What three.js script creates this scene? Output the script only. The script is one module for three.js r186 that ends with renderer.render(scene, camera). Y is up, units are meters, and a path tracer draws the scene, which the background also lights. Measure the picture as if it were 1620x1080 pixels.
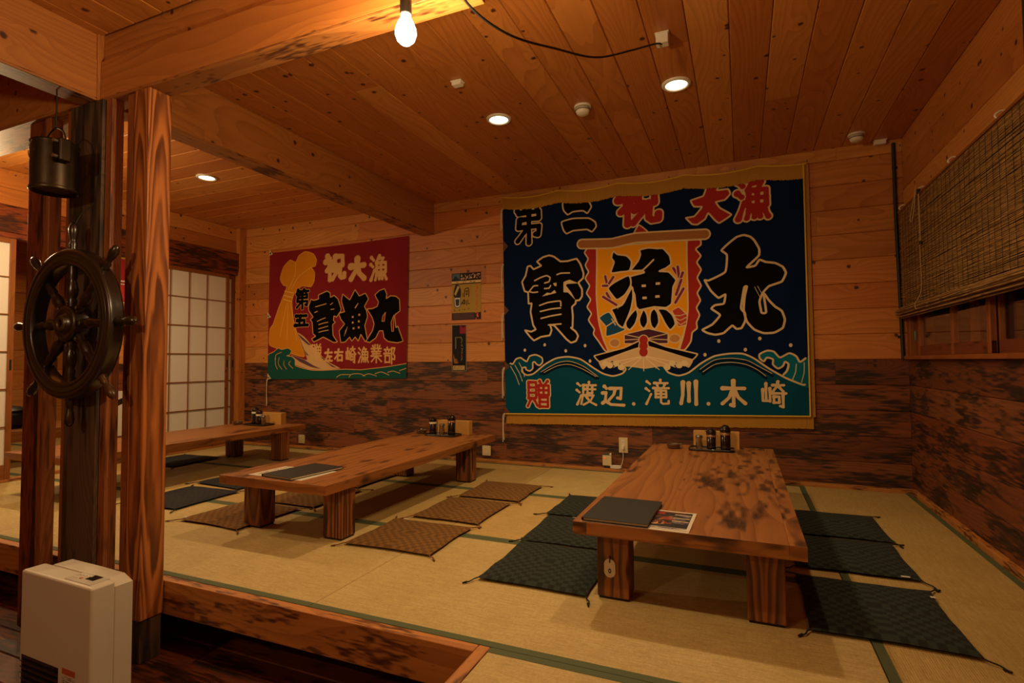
import * as THREE from 'three';
import { RoundedBoxGeometry } from 'three/addons/geometries/RoundedBoxGeometry.js';
import { mergeGeometries, mergeVertices } from 'three/addons/utils/BufferGeometryUtils.js';

// ---------------------------------------------------------------- camera, sky, exposure
const scene = new THREE.Scene();
scene.background = new THREE.Color(0.0006, 0.0006, 0.0008);          // night outside the window
const camera = new THREE.PerspectiveCamera(64.68, 1.5, 0.05, 60);
camera.position.set(0, 0.88, 0);
camera.quaternion.setFromRotationMatrix(new THREE.Matrix4().makeBasis(
  new THREE.Vector3(0.92018543, -0.00639497, -0.39143056),
  new THREE.Vector3(0.02051686, 0.99928028, 0.03190591),
  new THREE.Vector3(0.3909448, -0.03739028, 0.91965435)));
scene.add(camera);
const renderer = new THREE.WebGLRenderer({ antialias: true });
renderer.toneMapping = THREE.LinearToneMapping;
renderer.toneMappingExposure = 0.46;
renderer.shadowMap.enabled = true;
const LAMP = new THREE.Color().setRGB(1, 0.71, 0.36);                 // warm white of every lamp in the room
const BULB_CD = 7.5, DOWN_CD = 13;

// ---------------------------------------------------------------- measures (metres; tatami surface is y = 0)
const CEIL = 2.375, BACK = -4.36, RIGHT = 1.03, LEFT = -5.13, FAR = -7.6, FRONT = 2.6, EDGE = -1.495, NOTCH = -0.77, LOW = -0.29, WAIN = 0.88, TOP = 0.3;

// ---------------------------------------------------------------- helpers
let seedState = 7;
const rnd = () => { seedState = (seedState * 1664525 + 1013904223) >>> 0; return seedState / 4294967296; };
const rr = (a, b) => a + (b - a) * rnd();
const hash = (x, y) => { let h = Math.imul(x, 374761393) + Math.imul(y, 668265263) | 0; h = Math.imul(h ^ (h >>> 13), 1274126177); return ((h ^ (h >>> 16)) >>> 0) / 4294967296; };
function noise(x, y) {
  const i = Math.floor(x), j = Math.floor(y); let f = x - i, g = y - j; f = f * f * (3 - 2 * f); g = g * g * (3 - 2 * g);
  const a = hash(i, j), b = hash(i + 1, j), c = hash(i, j + 1), d = hash(i + 1, j + 1);
  return a + (b - a) * f + (c - a) * g + (a - b - c + d) * f * g;
}
const fbm = (x, y) => noise(x, y) * 0.55 + noise(x * 2.1 + 7, y * 2.1 + 3) * 0.3 + noise(x * 4.3 + 1, y * 4.3 + 9) * 0.15;
const used = {};
const numbered = (n) => { const k = used[n] = (used[n] ?? -1) + 1; return k ? n + '_' + String(k).padStart(3, '0') : n; };
function info(o, label, category, group, kind) {
  if (label) o.userData.label = label;
  if (category) o.userData.category = category;
  if (group) o.userData.group = group;
  if (kind) o.userData.kind = kind;
  return o;
}
function thing(name, label, category, pos = [0, 0, 0], turn = 0, group, kind) {
  const o = new THREE.Group(); o.name = numbered(name); o.position.set(...pos); o.rotation.y = turn; scene.add(o);
  return info(o, label, category, group, kind);
}
function part(name, geo, mat, parent, label) {
  const m = new THREE.Mesh(geo, mat); m.name = name; m.castShadow = m.receiveShadow = true; parent.add(m);
  if (label) m.userData.label = label;
  return m;
}
function solo(name, geo, mat, label, category, pos = [0, 0, 0], turn = 0, group, kind) {     // a thing that is one mesh
  const m = new THREE.Mesh(geo, mat); m.name = numbered(name); m.castShadow = m.receiveShadow = true; m.position.set(...pos); m.rotation.y = turn; scene.add(m);
  return info(m, label, category, group, kind);
}
function copy(o, pos, turn, label) {
  const c = o.clone(); c.name = numbered(o.name.replace(/_\d{3}$/, '')); c.position.set(...pos); c.rotation.y = turn; c.userData = { ...o.userData }; if (label) c.userData.label = label; scene.add(c); return c;
}
// uv in metres, u along the grain
function metreUV(geo, grain = 'x', ou = 0, ov = 0) {
  const g = geo.index ? geo.toNonIndexed() : geo, p = g.attributes.position, uv = new Float32Array(p.count * 2);
  const A = new THREE.Vector3(), B = new THREE.Vector3(), C = new THREE.Vector3(), n = new THREE.Vector3(), gi = 'xyz'.indexOf(grain);
  for (let i = 0; i < p.count; i += 3) {
    A.fromBufferAttribute(p, i); B.fromBufferAttribute(p, i + 1); C.fromBufferAttribute(p, i + 2);
    n.crossVectors(B.clone().sub(A), C.clone().sub(A)); const w = [Math.abs(n.x), Math.abs(n.y), Math.abs(n.z)], d = w.indexOf(Math.max(...w));
    const ua = d === gi ? (gi + 1) % 3 : gi, va = 3 - d - ua;
    for (let k = 0; k < 3; k++) { const q = [A, B, C][k].toArray(); uv[(i + k) * 2] = q[ua] + ou; uv[(i + k) * 2 + 1] = q[va] + ov; }
  }
  g.setAttribute('uv', new THREE.BufferAttribute(uv, 2)); return g;
}
const cbox = (w, h, d, r = 0.004, grain = 'x', ou = rr(0, 9), ov = rr(0, 9)) => metreUV(new RoundedBoxGeometry(w, h, d, 1, Math.min(r, w / 3, h / 3, d / 3)), grain, ou, ov);
const at = (g, x, y, z) => g.translate(x, y, z);
const span = (x0, x1, y0, y1, z0, z1, r, grain) => at(cbox(x1 - x0, y1 - y0, z1 - z0, r, grain), (x0 + x1) / 2, (y0 + y1) / 2, (z0 + z1) / 2);
const plainBox = (x0, x1, y0, y1, z0, z1) => metreUV(new THREE.BoxGeometry(x1 - x0, y1 - y0, z1 - z0), 'x').translate((x0 + x1) / 2, (y0 + y1) / 2, (z0 + z1) / 2);
// a board with two chamfered long edges on its face: o = centre of the face, l = length axis, w = width axis, face towards n
function board(o, l, w, n, L, W, T = 0.014, ch = 0.004) {
  const prof = [[-W / 2, -ch], [-W / 2 + ch, 0], [W / 2 - ch, 0], [W / 2, -ch], [W / 2, -T], [-W / 2, -T]], pos = [], uv = [], ou = rr(0, 9), ov = rr(0, 9);
  const P = (s, k) => { const [a, b] = prof[k]; return [0, 1, 2].map((i) => o[i] + l[i] * s * L / 2 + w[i] * a + n[i] * b); };
  const hand = new THREE.Vector3(...l).cross(new THREE.Vector3(...w)).dot(new THREE.Vector3(...n)) > 0;
  const tri = (a, b, c) => { const t = hand ? [a, b, c] : [a, c, b]; for (const [s, k] of t) { pos.push(...P(s, k)); uv.push(s * L / 2 + ou, prof[k][0] + prof[k][1] + ov); } };
  for (let k = 0; k < 6; k++) { const m = (k + 1) % 6; tri([-1, k], [1, k], [1, m]); tri([-1, k], [1, m], [-1, m]); }
  for (const s of [-1, 1]) for (let k = 1; k < 5; k++) s > 0 ? tri([s, 0], [s, k + 1], [s, k]) : tri([s, 0], [s, k], [s, k + 1]);
  const g = new THREE.BufferGeometry();
  g.setAttribute('position', new THREE.Float32BufferAttribute(pos, 3)); g.setAttribute('uv', new THREE.Float32BufferAttribute(uv, 2)); g.computeVertexNormals();
  return g;
}
const lathe = (pts, seg = 32) => new THREE.LatheGeometry(pts.map(([x, y]) => new THREE.Vector2(x, y)), seg);
const tube = (pts, r, n = 24, seg = 6) => new THREE.TubeGeometry(new THREE.CatmullRomCurve3(pts.map((p) => new THREE.Vector3(...p))), n, r, seg);
const cyl = (r0, r1, h, seg = 20) => new THREE.CylinderGeometry(r0, r1, h, seg);

// ---------------------------------------------------------------- textures (computed)
function dataTex(w, h, f, srgb = true) {
  const d = new Uint8Array(w * h * 4);
  for (let y = 0; y < h; y++) for (let x = 0; x < w; x++) { const c = f(x / w, y / h), i = (y * w + x) * 4; d[i] = Math.max(0, Math.min(255, c[0])); d[i + 1] = Math.max(0, Math.min(255, c[1])); d[i + 2] = Math.max(0, Math.min(255, c[2])); d[i + 3] = 255; }
  const t = new THREE.DataTexture(d, w, h); t.magFilter = THREE.LinearFilter; t.minFilter = THREE.LinearMipmapLinearFilter; t.wrapS = t.wrapT = THREE.MirroredRepeatWrapping; if (srgb) t.colorSpace = THREE.SRGBColorSpace; t.needsUpdate = true; return t;
}
const mix = (a, b, t) => [a[0] + (b[0] - a[0]) * t, a[1] + (b[1] - a[1]) * t, a[2] + (b[2] - a[2]) * t];
const sm = (a, b, x) => { const t = Math.max(0, Math.min(1, (x - a) / (b - a))); return t * t * (3 - 2 * t); };
// sawn wood: growth rings cut flat, knots, singed patches
function wood({ w = 1024, h = 1024, L = 3, W = 1.5, light, dark, rings = 26, ring = 0.5, knots = 0, knotCol = [60, 28, 12], singe = 0, singeCol = [22, 12, 8], sx = 3, sy = 9, streak = 0.35, seed = 0 }) {
  const K = []; for (let i = 0; i < knots; i++) K.push([hash(i, seed + 11) * L, hash(i, seed + 23) * W, 0.007 + 0.011 * hash(i, seed + 31)]);
  const t = dataTex(w, h, (u, v) => {
    const x = u * L, y = v * W; let warp = 0, kd = 0;
    for (const [kx, ky, kr] of K) { const dx = (x - kx) * 0.45, dy = y - ky, q = (dx * dx + dy * dy) / (kr * kr); if (q < 30) { warp += Math.exp(-q * 0.22) * 0.05; const dd = Math.hypot(x - kx, y - ky) / kr; kd = Math.max(kd, 1 - sm(0.55, 1.15, dd + 0.3 * noise(x * 90, y * 90))); } }
    const hgt = y * 3.1 + fbm(x * 0.55 + seed, y * 2.6 + seed) * 1.7 + warp * 4, r = hgt * rings / 3.1, f = r - Math.floor(r);
    const line = Math.pow(f, 2.2) * (0.6 + 0.6 * noise(x * 2, y * 40));
    let c = mix(light, dark, Math.min(1, line * ring + streak * (fbm(x * 3.1 + 4, y * 70 + seed) - 0.35) + 0.25 * (fbm(x * 0.9 + 2, y * 3 + seed * 3) - 0.5)));
    if (singe) { const s = sm(0.62 - singe * 0.22, 0.86 - singe * 0.16, fbm(x * sx + seed * 5, y * sy + seed) * 0.75 + 0.33 * noise(x * sx * 4, y * sy * 7)); c = mix(c, singeCol, s * (0.55 + 0.45 * noise(x * 30, y * 160))); }
    return kd ? mix(c, knotCol, kd * 0.9) : c;
  });
  t.repeat.set(1 / L, 1 / W); return t;
}
// a face cut flat through the log: nested flame shapes along the length
function flame({ w = 1024, h = 128, L = 2.4, W = 0.095, light, dark, pitch = 3.4, seed = 0 }) {
  const t = dataTex(w, h, (u, v) => {
    const x = u * L, y = v * W, c = v - 0.5 + 0.35 * (fbm(x * 1.1 + seed, 3) - 0.5), r = c * c * 6 + (x + 0.5 * Math.sin(x * 2.1 + seed)) * pitch + fbm(x * 2.4 + seed, v * 1.8) * 1.5, f = r - Math.floor(r);
    const k = sm(0.1, 0.75, f) * (1 - sm(0.78, 0.98, f)), d = Math.min(1, k * (0.45 + 0.75 * noise(x * 7 + seed, v * 5)) + 0.22 * (fbm(x * 5, y * 240 + seed) - 0.4));
    return mix(light, dark, Math.max(0, d));
  });
  t.repeat.set(1 / L, 1 / W); return t;
}
const std = (o) => new THREE.MeshStandardMaterial(o);
const phy = (o) => new THREE.MeshPhysicalMaterial(o);
const woodMat = (tex, rough = 0.55, tint = 0xffffff) => std({ map: tex, roughness: rough, color: tint });
const T = {
  pine: wood({ light: [196, 130, 62], dark: [150, 88, 36], rings: 30, ring: 0.45, knots: 70, seed: 1 }),
  char: wood({ light: [128, 72, 36], dark: [82, 43, 20], rings: 34, ring: 0.55, knots: 12, singe: 0.75, singeCol: [26, 14, 8], sx: 4.2, sy: 17, seed: 2 }),
  table: wood({ h: 512, L: 2.4, W: 1.0, light: [196, 132, 70], dark: [134, 78, 34], rings: 17, ring: 0.5, singe: 0.2, singeCol: [58, 32, 16], sx: 3.2, sy: 7, knots: 2, seed: 3 }),
  post: flame({ light: [188, 114, 54], dark: [96, 50, 22], pitch: 1.9, seed: 4 }),
  leg: flame({ W: 0.118, light: [150, 92, 46], dark: [60, 32, 16], pitch: 3.4, seed: 8 }),
  bar: wood({ w: 1024, h: 256, L: 2.4, W: 0.3, light: [156, 92, 46], dark: [90, 48, 24], rings: 60, ring: 0.7, singe: 0.25, singeCol: [50, 24, 12], sx: 3, sy: 14, seed: 12 }),
  old: wood({ h: 512, L: 2.4, W: 0.6, light: [98, 72, 50], dark: [52, 36, 25], rings: 40, ring: 0.6, singe: 0.6, singeCol: [20, 14, 11], sx: 2, sy: 9, knots: 2, seed: 5 }),
  edge: wood({ h: 512, L: 2.4, W: 0.8, light: [198, 136, 70], dark: [150, 92, 42], rings: 24, ring: 0.5, singe: 0.35, singeCol: [70, 36, 18], sx: 7, sy: 22, knots: 2, seed: 6 }),
};
const tints = [0xffffff, 0xeeded0, 0xffeedd, 0xe0cdbb, 0xf7dcc6];
const pine = tints.map((t) => woodMat(T.pine, 0.5, t)), charred = tints.map((t) => woodMat(T.char, 0.6, t));
const lid = [0xffffff, 0xf4e8dc, 0xe8d6c6].map((t) => woodMat(T.pine, 0.42, t));                 // ceiling boards: the same pine as the walls
const beamMat = woodMat(T.pine, 0.5, 0xe6dcd4), singedMat = woodMat(T.edge, 0.55, 0xd6c8bc), barMat = woodMat(T.bar, 0.45), postMat = woodMat(T.post, 0.42), oldMat = woodMat(T.old, 0.7), tableMat = woodMat(T.table, 0.4, 0xcabfb4), legMat = woodMat(T.leg, 0.5), redWood = woodMat(T.char, 0.55, 0xffd2b0), edgeMat = woodMat(T.edge, 0.5, 0xf0e6dc);
const backing = std({ color: 0x2a1a10, roughness: 0.9 }), black = std({ color: 0x0c0b0a, roughness: 0.6 });
const pick = (a) => a[Math.floor(rnd() * a.length)];

// ---------------------------------------------------------------- room shell
function structure(name, label, category) { return thing(name, label, category, [0, 0, 0], 0, undefined, 'structure'); }
const X = [1, 0, 0], Y = [0, 1, 0], Z = [0, 0, 1], NX = [-1, 0, 0], NY = [0, -1, 0];
function courses(g, axis, a0, a1, y0, y1, rows, face, n, mats, lens = [1.8, 3.6]) {                // rows of boards lying along axis
  const H = (y1 - y0) / rows;
  for (let r = 0; r < rows; r++) {
    let a = a0 - rr(0, 1.6);
    while (a < a1) {
      const b = Math.min(a1, a + rr(...lens)), s = Math.max(a, a0), e = a1 - b < 0.3 ? a1 : b;
      if (e - s > 0.05) { const c = (s + e) / 2, y = y0 + H * (r + 0.5); part('board', board(axis === 'x' ? [c, y, face] : [face, y, c], axis === 'x' ? X : Z, Y, n, e - s - 0.001, H - 0.0015), pick(mats), g); }
      a = e;
    }
  }
}
const wallBack = structure('wall_back', 'back wall of horizontal pine boards over a scorched dark wainscot', 'wall');
part('backing', plainBox(FAR, RIGHT + 0.12, -0.3, CEIL + 0.1, BACK - 0.13, BACK - 0.014), backing, wallBack);
courses(wallBack, 'x', FAR, RIGHT, WAIN, WAIN + 0.176 * 8, 8, BACK, Z, pine);
courses(wallBack, 'x', FAR, RIGHT, WAIN + 0.176 * 8, CEIL + 0.02, 1, BACK, Z, pine, [3, 4]);
courses(wallBack, 'x', FAR, RIGHT, 0, WAIN, 5, BACK, Z, charred, [2.4, 3.9]);
const WIN0 = -4.32, WIN1 = -2.1, WINTOP = 1.84;
const wallRight = structure('wall_right', 'side wall of pine boards and scorched wainscot around the window', 'wall');
part('backing', plainBox(RIGHT + 0.014, RIGHT + 0.13, -0.3, WAIN, BACK, FRONT), backing, wallRight);
part('backing', plainBox(RIGHT + 0.014, RIGHT + 0.13, WINTOP, CEIL + 0.1, BACK, FRONT), backing, wallRight);
part('backing', plainBox(RIGHT + 0.014, RIGHT + 0.13, WAIN, WINTOP, WIN1, FRONT), backing, wallRight);
courses(wallRight, 'z', BACK, FRONT, 0, WAIN, 5, RIGHT, NX, charred, [2.4, 3.9]);
courses(wallRight, 'z', BACK, FRONT, WINTOP, CEIL + 0.02, 3, RIGHT, NX, pine, [3, 4]);
courses(wallRight, 'z', WIN1, FRONT, WAIN, WINTOP, 5, RIGHT, NX, pine, [2, 3]);
const wallFront = structure('wall_front', 'front wall of pine boards behind the entrance floor', 'wall');
part('backing', plainBox(FAR, RIGHT + 0.13, LOW - 0.1, CEIL + 0.1, FRONT + 0.014, FRONT + 0.13), backing, wallFront);
courses(wallFront, 'x', FAR, RIGHT, LOW, CEIL, 12, FRONT, [0, 0, -1], pine, [3.5, 3.9]);
const wallFar = structure('wall_far', 'pine board wall closing the room beyond the sliding doors', 'wall');
part('backing', plainBox(FAR - 0.13, FAR - 0.014, LOW - 0.1, CEIL + 0.1, BACK, FRONT), backing, wallFar);
courses(wallFar, 'z', BACK, FRONT, LOW, CEIL, 12, FAR, X, pine, [3.5, 3.9]);
// partition with the paper sliding doors: boards above the lintel, boards between the doors
const wallLeft = structure('wall_left', 'partition of pine boards around the paper sliding doors', 'wall');
part('backing', plainBox(LEFT - 0.09, LEFT - 0.014, 2.09, CEIL + 0.05, BACK, -1.5), backing, wallLeft);
courses(wallLeft, 'z', BACK, -1.5, 2.09, CEIL, 2, LEFT, X, pine, [2, 3]);
part('backing', plainBox(LEFT - 0.09, LEFT - 0.014, 0, 2.09, -3.26, -2.86), backing, wallLeft);
courses(wallLeft, 'z', -3.26, -2.86, WAIN, 2.09, 7, LEFT, X, pine, [2, 3]);
courses(wallLeft, 'z', -3.26, -2.86, 0, WAIN, 5, LEFT, X, charred, [2, 3]);
part('lintel', span(LEFT - 0.06, LEFT + 0.045, 1.885, 2.09, BACK, -1.5, 0.006, 'z'), redWood, wallLeft, 'dark scorched lintel beam');
part('track', span(LEFT - 0.05, LEFT + 0.03, 1.845, 1.885, BACK, -1.5, 0.003, 'z'), redWood, wallLeft);
part('jamb', span(LEFT - 0.06, LEFT + 0.05, 0, CEIL, BACK + 0.0, BACK + 0.09, 0.004, 'y'), pine[1], wallLeft);
part('sill_rail', span(LEFT - 0.05, LEFT + 0.03, 0, 0.02, BACK + 0.09, -1.5, 0.002, 'z'), edgeMat, wallLeft);

const ceiling = structure('ceiling', 'ceiling of long pine boards with lamps and detectors', 'ceiling');
part('backing', plainBox(FAR - 0.1, RIGHT + 0.1, CEIL + 0.014, CEIL + 0.1, BACK - 0.1, FRONT + 0.1), backing, ceiling);
{
  const n = 21, x0 = -2.645, wid = (RIGHT - x0) / n;
  for (let i = 0; i < n; i++) {
    const x = x0 + wid * (i + 0.5), end = x > -0.7 ? FRONT : -1.42, cut = i % 3 === 1 ? rr(-3.4, -2.2) : null;
    const run = (a, b) => part('board', board([x, CEIL, (a + b) / 2], Z, X, NY, b - a - 0.001, wid - 0.002), pick(lid), ceiling);
    if (cut) { run(BACK, cut); run(cut, end); } else run(BACK, end);
  }
  for (let i = 0; i < 16; i++) { const z = BACK + 0.179 * (i + 0.5); for (const [a, b] of [[FAR, LEFT], [LEFT, -2.645]]) part('board', board([(a + b) / 2, CEIL, z], X, Z, NY, b - a - 0.001, 0.177), pick(lid), ceiling); }
}
const entryLid = structure('ceiling_entry', 'lower board ceiling over the entrance floor', 'ceiling');
part('backing', plainBox(FAR, NOTCH, 2.30, 2.34, -1.4, FRONT), backing, entryLid);
for (let i = 0; i < 40; i++) { const x = FAR + 0.1715 * (i + 0.5); part('board', board([x, 2.29, (FRONT - 1.4) / 2], Z, X, NY, FRONT + 1.4, 0.169), pick(lid), entryLid); }

// beams and post
const bm = structure('beam_front', 'long pine beam over the platform edge, carried by the post', 'beam');
const timber = (g, x0, x1, y0, y1, z0, z1, ax) => { part('main_timber', span(x0, x1, y0 + 0.012, y1, z0, z1, 0.004, ax), beamMat, g); const k = 0.001; part('singed_underside', span(ax === 'x' ? x0 : x0 - k, ax === 'x' ? x1 : x1 + k, y0, y0 + 0.014, ax === 'z' ? z0 : z0 - k, ax === 'z' ? z1 : z1 + k, 0.004, ax), singedMat, g, 'scorched underside'); };
timber(bm, -2.5, -0.716, 2.0, 2.176, -1.487, -1.397, 'x');
part('upper_board', span(-2.5, -0.716, 2.176, CEIL, -1.48, -1.409, 0.003, 'x'), beamMat, bm);
timber(bm, FAR, -2.5, 2.0, CEIL, -1.56, -1.385, 'x');
const bl = structure('beam_entry', 'pine beam from the corner post along the entrance floor', 'beam');
timber(bl, -2.61, -2.5, 2.0, 2.178, -1.385, FRONT, 'z');
part('upper_board', span(-2.6, -2.512, 2.178, 2.30, -1.397, FRONT, 0.003, 'z'), beamMat, bl);
const br = structure('beam_return', 'pine beam over the inner corner of the platform', 'beam');
timber(br, -0.82, -0.716, 2.0, CEIL, -1.397, FRONT, 'z');
const bd = structure('beam_divider', 'pine beam with a ragged scorched lower edge dividing the ceiling', 'beam');
timber(bd, -2.775, -2.645, 2.078, CEIL, BACK, -1.487, 'z');

const post = thing('corner_post', 'orange pine corner post with bold flame-shaped grain', 'post', [-2.2225, LOW, -1.4425], 0, undefined, 'structure');
part('timber', at(cbox(0.095, 2.125, 0.095, 0.005, 'y', 0.3, 0.0475), 0, 0.165 + 1.0625, 0), postMat, post);
part('footing', at(cbox(0.085, 0.165, 0.085, 0.004, 'y'), 0, 0.0825, 0), oldMat, post, 'weathered footing block');

// platform: tatami mats, edge boards
const floor = structure('floor', 'raised floor of straw mats with green cloth borders', 'floor');
part('base', plainBox(FAR, RIGHT + 0.1, -0.11, -0.055, BACK - 0.05, EDGE - 0.02), backing, floor);
part('base', plainBox(NOTCH + 0.03, RIGHT + 0.1, -0.11, -0.055, EDGE - 0.02, FRONT), backing, floor);
courses(floor, 'x', FAR, NOTCH + 0.15, LOW, -0.11, 1, -1.8, Z, [edgeMat], [2.4, 3.6]);              // riser boards set back under the edge
courses(floor, 'z', -1.8, FRONT, LOW, -0.11, 1, NOTCH + 0.15, NX, [edgeMat], [2.4, 3.6]);
const rush = dataTex(1024, 1024, (u, v) => {
  const k = 0.45 * noise(u * 420, v * 26) + 0.3 * noise(u * 120, v * 200) + 0.25 * fbm(u * 9, v * 9);
  return mix([158, 132, 78], [206, 182, 122], k);
}); rush.repeat.set(1 / 0.9, 1 / 0.9);
const rushBump = dataTex(512, 512, (u, v) => { const s = 127 + 80 * Math.sin(u * Math.PI * 2 * 60) * (0.65 + 0.35 * Math.sin(v * Math.PI * 2 * 30 + (Math.floor(u * 60) & 1) * Math.PI)); return [s, s, s]; }, false); rushBump.repeat.set(1 / 0.4, 1 / 0.4);
const matMats = [0xffffff, 0xf3ead8, 0xfff4e4].map((c) => std({ map: rush, color: c, roughness: 0.62, bumpMap: rushBump, bumpScale: 0.001 }));
const heri = std({ color: new THREE.Color().setRGB(0.075, 0.095, 0.04), roughness: 0.75 });
function mat(x0, x1, z0, z1, dir) {                                     // dir: axis of the cloth-bound long edges
  const m = part('tatami_mat', at(cbox(x1 - x0 - 0.002, 0.055, z1 - z0 - 0.002, 0.004, dir === 'x' ? 'z' : 'x', rr(0, 3), rr(0, 3)), (x0 + x1) / 2, -0.0275, (z0 + z1) / 2), pick(matMats), floor);
  const hw = 0.03;
  for (const s of [0, 1]) part('cloth_border', dir === 'x' ? span(x0 + 0.001, x1 - 0.001, -0.02, 0.0012, s ? z1 - hw - 0.001 : z0 + 0.001, s ? z1 - 0.001 : z0 + hw, 0.001, 'x') : span(s ? x1 - hw - 0.001 : x0 + 0.001, s ? x1 - 0.001 : x0 + hw, -0.02, 0.0012, z0 + 0.001, z1 - 0.001, 0.001, 'z'), heri, m);
}
const rowsZ = [-4.29, -3.365, -2.455, -1.535], colsX = [FAR + 0.0, -6.92, -5.1, -3.28, -1.46, 0.355];
for (let r = 0; r < 3; r++) for (let c = 0; c < 5; c++) mat(colsX[c], colsX[c + 1], rowsZ[r], rowsZ[r + 1], 'x');
for (const [z0, z1] of [[-4.29, -2.455], [-2.455, -0.62], [-0.62, 1.2], [1.2, FRONT]]) mat(0.355, 1.0, z0, z1, 'z');
for (const [z0, z1] of [[-1.535, -0.62], [-0.62, 0.3], [0.3, 1.2], [1.2, FRONT]]) mat(NOTCH + 0.04, 0.355, z0, z1, 'x');
const kamachi = structure('platform_edge', 'pine edge boards of the raised floor above the dark entrance floor', 'edge board');
part('front_board', span(FAR, NOTCH, -0.135, 0.001, EDGE - 0.04, EDGE, 0.004, 'x'), edgeMat, kamachi);
part('return_board', span(NOTCH, NOTCH + 0.04, -0.135, 0.001, EDGE - 0.04, FRONT, 0.004, 'z'), edgeMat, kamachi);
const stripB = structure('baseboard_back', 'pale wood strip between the mats and the back wall', 'baseboard');
part('strip', span(FAR, RIGHT, -0.05, 0.02, BACK, -4.291, 0.003, 'x'), edgeMat, stripB);
const stripR = structure('baseboard_right', 'pale wood strip between the mats and the window wall', 'baseboard');
part('strip', span(1.001, RIGHT, -0.05, 0.032, BACK + 0.07, FRONT, 0.003, 'z'), edgeMat, stripR);
const low = structure('floor_entry', 'dark brown plank floor of the entrance', 'floor');
const lowMats = [[70, 42, 30], [58, 34, 24], [80, 50, 36]].map((c) => woodMat(T.char, 0.5, new THREE.Color(c[0] / 110, c[1] / 95, c[2] / 85)));
part('backing', plainBox(FAR, NOTCH + 0.3, LOW - 0.1, LOW - 0.015, -1.9, FRONT), backing, low);
for (let i = 0; i < 37; i++) { const z = -1.85 + 0.12 * (i + 0.5); let a = FAR; while (a < NOTCH + 0.1) { const b = Math.min(NOTCH + 0.15, a + rr(2, 3.4)); part('plank', board([(a + b) / 2, LOW, z], X, Z, Y, b - a - 0.001, 0.1185), pick(lowMats), low); a = b; } }

// paper sliding doors
const paper = phy({ color: new THREE.Color().setRGB(0.76, 0.72, 0.64), roughness: 0.9, transmission: 0.12, thickness: 0 });
const lattice = woodMat(T.pine, 0.55, 0xb09c88);
function shoji(n, label, z0, z1, x, y1 = 1.845) {
  const g = structure('door_' + n, label, 'sliding door'), w = z1 - z0, y0 = 0.02, H = y1 - y0;
  for (const z of [z0 + 0.018, z1 - 0.018]) part('stile', span(x - 0.014, x + 0.014, y0, y1, z - 0.018, z + 0.018, 0.003, 'y'), lattice, g);
  for (const [a, b] of [[y0, y0 + 0.11], [y1 - 0.04, y1]]) part('rail', span(x - 0.013, x + 0.013, a, b, z0 + 0.036, z1 - 0.036, 0.003, 'z'), lattice, g);
  for (let k = 0; k < 6; k++) { const y = 1.548 - 0.284 * k; if (y > y0 + 0.13) part('lattice_bar', span(x + 0.001, x + 0.011, y - 0.0045, y + 0.0045, z0 + 0.036, z1 - 0.036, 0.001, 'z'), lattice, g); }
  for (let z = z0 + 0.036 + 0.223; z < z1 - 0.1; z += 0.1965) part('lattice_bar', span(x + 0.001, x + 0.010, y0 + 0.11, y1 - 0.04, z - 0.0045, z + 0.0045, 0.001, 'y'), lattice, g);
  part('paper', plainBox(x - 0.002, x + 0.0005, y0 + 0.1, y1 - 0.03, z0 + 0.03, z1 - 0.03), paper, g, 'white translucent paper');
  for (const z of [z0 + 0.018, z1 - 0.018]) part('finger_pull', span(x + 0.012, x + 0.0155, 0.84, 0.92, z - 0.007, z + 0.007, 0.002, 'y'), black, g, 'black finger pull');
}
shoji(1, 'paper sliding door by the back wall corner, in front of its pair', -4.168, -3.27, LEFT + 0.012);
shoji(2, 'paper sliding door by the back wall corner, half hidden behind its pair', -4.268, -3.37, LEFT - 0.024);
shoji(3, 'paper sliding door standing open beside the partition slats', -2.295, -1.52, LEFT + 0.012);

// window in the side wall, under the blind
const win = structure('window_1', 'low wooden sliding window, dark outside, under the reed blind', 'window');
const winWood = woodMat(T.pine, 0.55, 0xb89878), winRed = woodMat(T.bar, 0.5, 0xc0a090);
part('sill', span(RIGHT - 0.035, RIGHT + 0.13, WAIN - 0.002, WAIN + 0.022, WIN0, WIN1, 0.003, 'z'), winWood, win);
part('jamb', span(RIGHT - 0.005, RIGHT + 0.13, WAIN + 0.022, WINTOP, BACK + 0.002, WIN0 + 0.025, 0.003, 'y'), winWood, win);
part('jamb', span(RIGHT - 0.005, RIGHT + 0.13, WAIN + 0.022, WINTOP, WIN1 - 0.03, WIN1, 0.003, 'y'), winWood, win);
part('head', span(RIGHT - 0.005, RIGHT + 0.13, WINTOP - 0.03, WINTOP, WIN0 + 0.025, WIN1 - 0.03, 0.003, 'z'), winWood, win);
const pane = phy({ color: 0xffffff, roughness: 0.03, transmission: 1, thickness: 0, ior: 1.5 });
for (const [z0, z1, x, mull] of [[-4.19, -3.1, 1.055, -3.585], [-3.14, -2.14, 1.088, -2.64]]) {
  const s = part('sash', span(x - 0.012, x + 0.012, WAIN + 0.022, WAIN + 0.085, z0, z1, 0.003, 'z'), winRed, win, 'reddish bottom rail');
  for (const z of [z0 + 0.02, mull, z1 - 0.02]) part('stile', span(x - 0.013, x + 0.013, WAIN + 0.023, WINTOP - 0.03, z - 0.02, z + 0.02, 0.003, 'y'), winWood, s);
  for (const [a, b] of [[z0 + 0.04, mull - 0.02], [mull + 0.02, z1 - 0.04]]) part('glass_pane', plainBox(x - 0.002, x + 0.002, WAIN + 0.08, WINTOP - 0.035, a, b), pane, s);
}
part('latch', at(cbox(0.012, 0.06, 0.03, 0.002), 1.036, 1.03, -4.22), std({ color: 0x7b8478, roughness: 0.35, metalness: 0.7 }), win, 'grey metal latch');
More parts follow.
